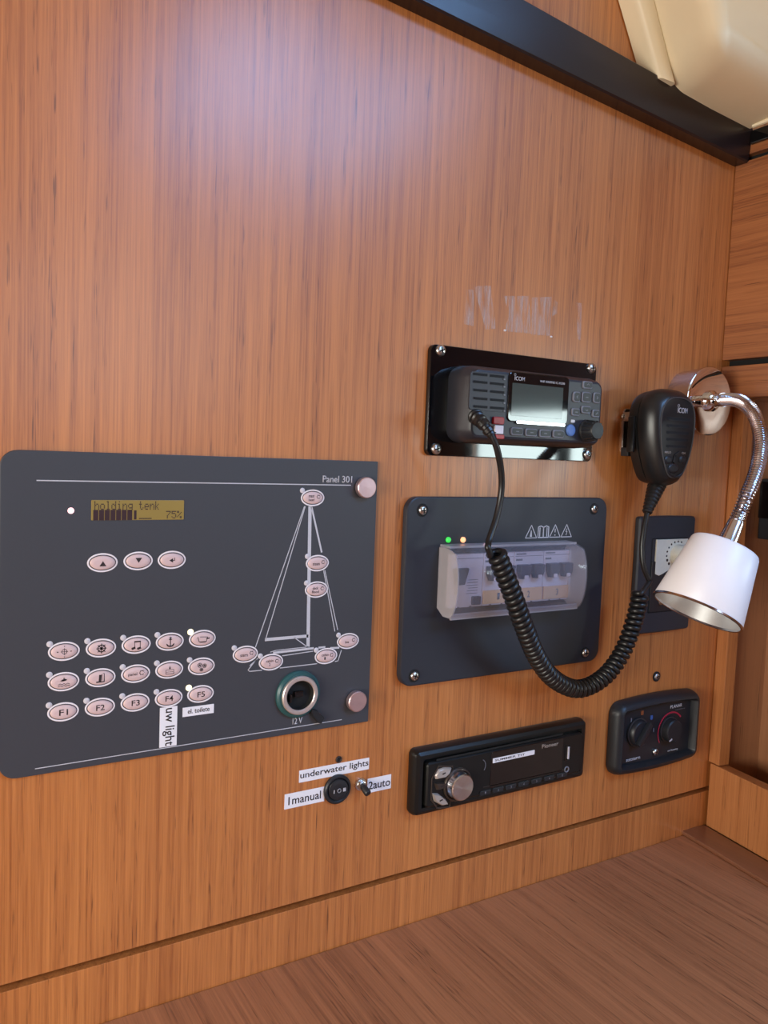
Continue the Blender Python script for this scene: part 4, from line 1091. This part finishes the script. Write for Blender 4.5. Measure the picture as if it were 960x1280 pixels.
text('lettering', 'HI/LO', mcx-.0150, mcx-.0070, mcz-.0140, mcz-.0120, YMF, M['silverkey'], mic)
text('lettering', 'CH', mcx+.0075, mcx+.0120, mcz-.0140, mcz-.0120, YMF, M['silverkey'], mic)
for (dx, dz, rx, rz) in ((-.0105, -.0195, .0050, .0038), (.0085, -.0190, .0046, .0036), (-.0030, -.0270, .0070, .0045)):
    obj('key', loft(el(mcx+dx, mcz+dz, rx, rz, 24), [(0, YM1+.0003), (0, YM1-.0006), (.0008, YM1-.0013), (.002, YM1-.0015)]), M['blackm'], mic, smooth=True)
obj('key_divider', stroke([(mcx+.003, mcz-.0125), (mcx-.002, mcz-.0155), (mcx-.0035, mcz-.022), (mcx-.006, mcz-.032)], [.0016, .0024, .0024, .0014], YM1, .0009), M['black'], mic)
obj('lower_lip', tube(spline([Vector((mcx-.0125, YM1-.0002, mcz-.024)), Vector((mcx-.009, YM1-.0006, mcz-.0310)), Vector((mcx, YM1-.0006, mcz-.0345)), Vector((mcx+.009, YM1-.0006, mcz-.0310))], 6), .0010, 8), M['blackm'], mic, smooth=True)
# push to talk bar on the left flank
bm = box(mcx-.0316, mcx-.0285, YM0-.0115, YM0-.004, mcz-.014, mcz+.018, bev=.0012)
obj('talk_bar', bm, M['rubber'], mic, smooth=True)
# strain relief
b0 = Vector((mcx+.000, -0.027, mcz-.0415)); b1 = P3(808.5, 641, -0.030)
n = 34; path = [b0 + (b1-b0)*k/n for k in range(n+1)]
rad = [(.0085 - .0040*k/n) * (1.0 if (k % 4) < 2 else .84) for k in range(n+1)]
obj('strain_relief', tube(path, rad, 16), M['rubber'], mic, smooth=True, angle=25)
# lead, coil, lead
cr = .0025
tail = spline([b1 + (b0-b1)*0.1, P3(805, 662, -.031), P3(802.5, 685, -.032), P3(804.5, 708, -.034), P3(812, 727, -.036)], 8)
coilc = [P3(800.5, 741, -.036), P3(793, 775, -.034), P3(778, 815, -.031), P3(755, 846, -.030), P3(724, 861, -.031), P3(694, 850, -.034), P3(672, 823, -.040), P3(655, 783, -.0485), P3(640, 741, -.051), P3(628, 711, -.051), P3(620, 690, -.051)]
cpath = resample(spline(coilc, 24), .0005)
frm = frames(cpath)
PITCH, HR = .0053, .0056
hel = []
L_ = len(cpath)*.0005
N = int(L_/PITCH*18)
for k in range(N+1):
    s = k/N*(len(cpath)-1.001); i = int(s); f = s-i
    p = cpath[i]*(1-f) + cpath[min(i+1, len(cpath)-1)]*f
    t_, u, v = frm[i]
    a = 2*math.pi*(k/18.0)
    hel.append(p + (u*math.cos(a)+v*math.sin(a))*HR)
lead = spline([P3(598, 525, -.040), P3(606, 533, -.046), P3(614, 543, -.050), P3(621.5, 562, -.051), P3(626.5, 590, -.048), P3(626.5, 615, -.046), P3(621, 645, -.046), P3(612, 673, -.048), P3(609.5, 684, -.052)], 10)
first = spline([tail[-2], tail[-1], hel[0], hel[1]], 6)[6:]
last = spline([hel[-2], hel[-1], lead[-1], lead[-2]], 8)[8:16]
full = tail[:-1] + first[:6] + hel + last + list(reversed(lead))
obj('coiled_cord', tube(full, cr, 10), M['rubber'], mic, smooth=True, angle=80)
# boot at the radio
bp = spline([P3(594.5, 521, YF-.0005), P3(599, 525, -.040), P3(606, 532.5, -.0460), P3(615, 544.5, -.0502)], 12)
rad = [(.0062-.0022*k/(len(bp)-1))*(1.0 if (k % 7) < 4 else .80) for k in range(len(bp))]
obj('plug_boot', tube(bp, rad, 14), M['rubber'], mic, smooth=True, angle=25)
# clip on the wall
cl = root('microphone_clip', (mcx, 0, mcz), 'small steel wall clip behind the handheld microphone', 'clip')
xL, zc = P(783, 500, -.004)
obj('back_plate', slab(rr(xL+.001, xL+.034, mcz-.016, mcz+.026, .003, 4), -.0002, -.0018, .0004), M['screw'], cl)
obj('hook', box(xL-.0010, xL+.004, -.0105, -.0018, mcz+.0140, mcz+.0225, bev=.0008), M['screw'], cl)
obj('hook', box(xL-.0010, xL+.005, -.0105, -.0018, mcz-.0175, mcz-.0095, bev=.0008), M['black'], cl)
screw(xL-.0005, mcz+.0185, -.0019, .0026, cl)
obj('spigot', lathe(Vector((mcx, -.0018, mcz+.004)), Vector((0, -1, 0)), [(.006, 0), (.006, .0105)], 20), M['black'], cl)

# ------------------------------------------------------------------ gooseneck reading lamp
LXc, LZc, LR, LY = 0.6555, Z0+0.0608, 0.0322, -0.027
lamp = root('reading_lamp', (LXc, 0, LZc), 'chrome gooseneck reading lamp with white shade on the bulkhead', 'lamp')
obj('base', lathe(Vector((LXc, -0.0002, LZc)), Vector((0, -1, 0)), [(LR*0.93, 0), (LR*0.93, 0.004), (LR*.985, 0.022), (LR, 0.0255)], 56, cap1=False), M['chrome2'], lamp, smooth=True)
obj('base_disc', lathe(Vector((LXc, -0.0255, LZc)), Vector((0, -1, 0)), [(LR, 0), (LR*.99, .0008), (LR*.95, .0014), (LR*.5, .0016), (.004, .0017)], 56, cap0=False), M['chrome'], lamp, smooth=True)
obj('nut', lathe(Vector((LXc, LY, LZc)), Vector((0, -1, 0)), [(.0100, 0), (.0098, .003), (.0080, .0052), (.0062, .0060)], 32), M['chrome'], lamp, smooth=True)
# shade axis, worked out from the picture: leans down, left and a little towards the viewer
top = P3(906.5, 684, -0.13)
axis = Vector((0, 0, 0))
def camvec(c):   # camera (right, down, forward) -> world
    return Vector([AX[i][0]*c[0] + AX[i][1]*c[1] + AX[i][2]*c[2] for i in range(3)])
ray = (top - CAM).normalized()
e_ = camvec((-0.40, 0.917, 0.0)); e_ = (e_ - ray*e_.dot(ray)).normalized()
axis = (e_*0.96 - ray*0.28).normalized()
neck_pts = [Vector((LXc, LY-.004, LZc)), P3(906, 499.5, -.048), P3(921, 500.5, -.070), P3(933, 507, -.087), P3(943, 519, -.100), P3(949, 536, -.112), P3(951, 554, -.120), P3(949.5, 571, -.125), P3(946, 587, -.129), P3(940, 605, -.1315), P3(932.5, 622, -.1325), top - axis*.030, top - axis*.016]
npth = resample(spline(neck_pts, 20), .0005)
rad = [(.0060, .0060, .0052, .0044, .0052)[k % 5] for k in range(len(npth))]
obj('gooseneck', tube(npth, rad, 16), M['chrome2'], lamp, smooth=True, angle=28)
obj('neck_sleeve', lathe(Vector((LXc, LY-.005, LZc)), (P3(906, 499.5, -.050)-Vector((LXc, LY-.005, LZc))), [(.0058, 0), (.0058, .012), (.0064, .0125), (.0064, .018)], 24), M['chrome'], lamp, smooth=True)
obj('shade_ferrule', lathe(top - axis*.022, axis, [(.0060, 0), (.0062, .001), (.0078, .020), (.0080, .024)], 28), M['chrome2'], lamp, smooth=True)
RT, RB, HS = .0262, .0342, .0560
sh = obj('shade', lathe(top, axis, [(.006, -.0006), (RT-.003, 0), (RT-.0008, .0006), (RT, .0022), (RB, HS-.0004), (RB-.0004, HS), (RB-.0012, HS)], 64, cap1=False), M['white'], lamp, smooth=True, label='white tapered lamp shade', angle=60)
obj('shade_lining', lathe(top, axis, [(.004, .0022), (RT-.002, .0024), (RB-.0014, HS-.0002)], 64, cap1=False), M['shadein'], sh, smooth=True)
obj('shade_rim', lathe(top + axis*(HS-.0012), axis, [(RB-.0016, .0014), (RB+.0002, .0014), (RB+.0003, 0), (RB-.0016, 0), (RB-.0016, .0014)], 64, cap0=False, cap1=False), M['chrome2'], sh, smooth=True)
obj('bulb', lathe(top, axis, [(.009, .0024), (.009, .016), (.015, .022), (.018, .034), (.015, .042), (.006, .046), (.001, .047)], 32), M['rim'], sh, smooth=True)
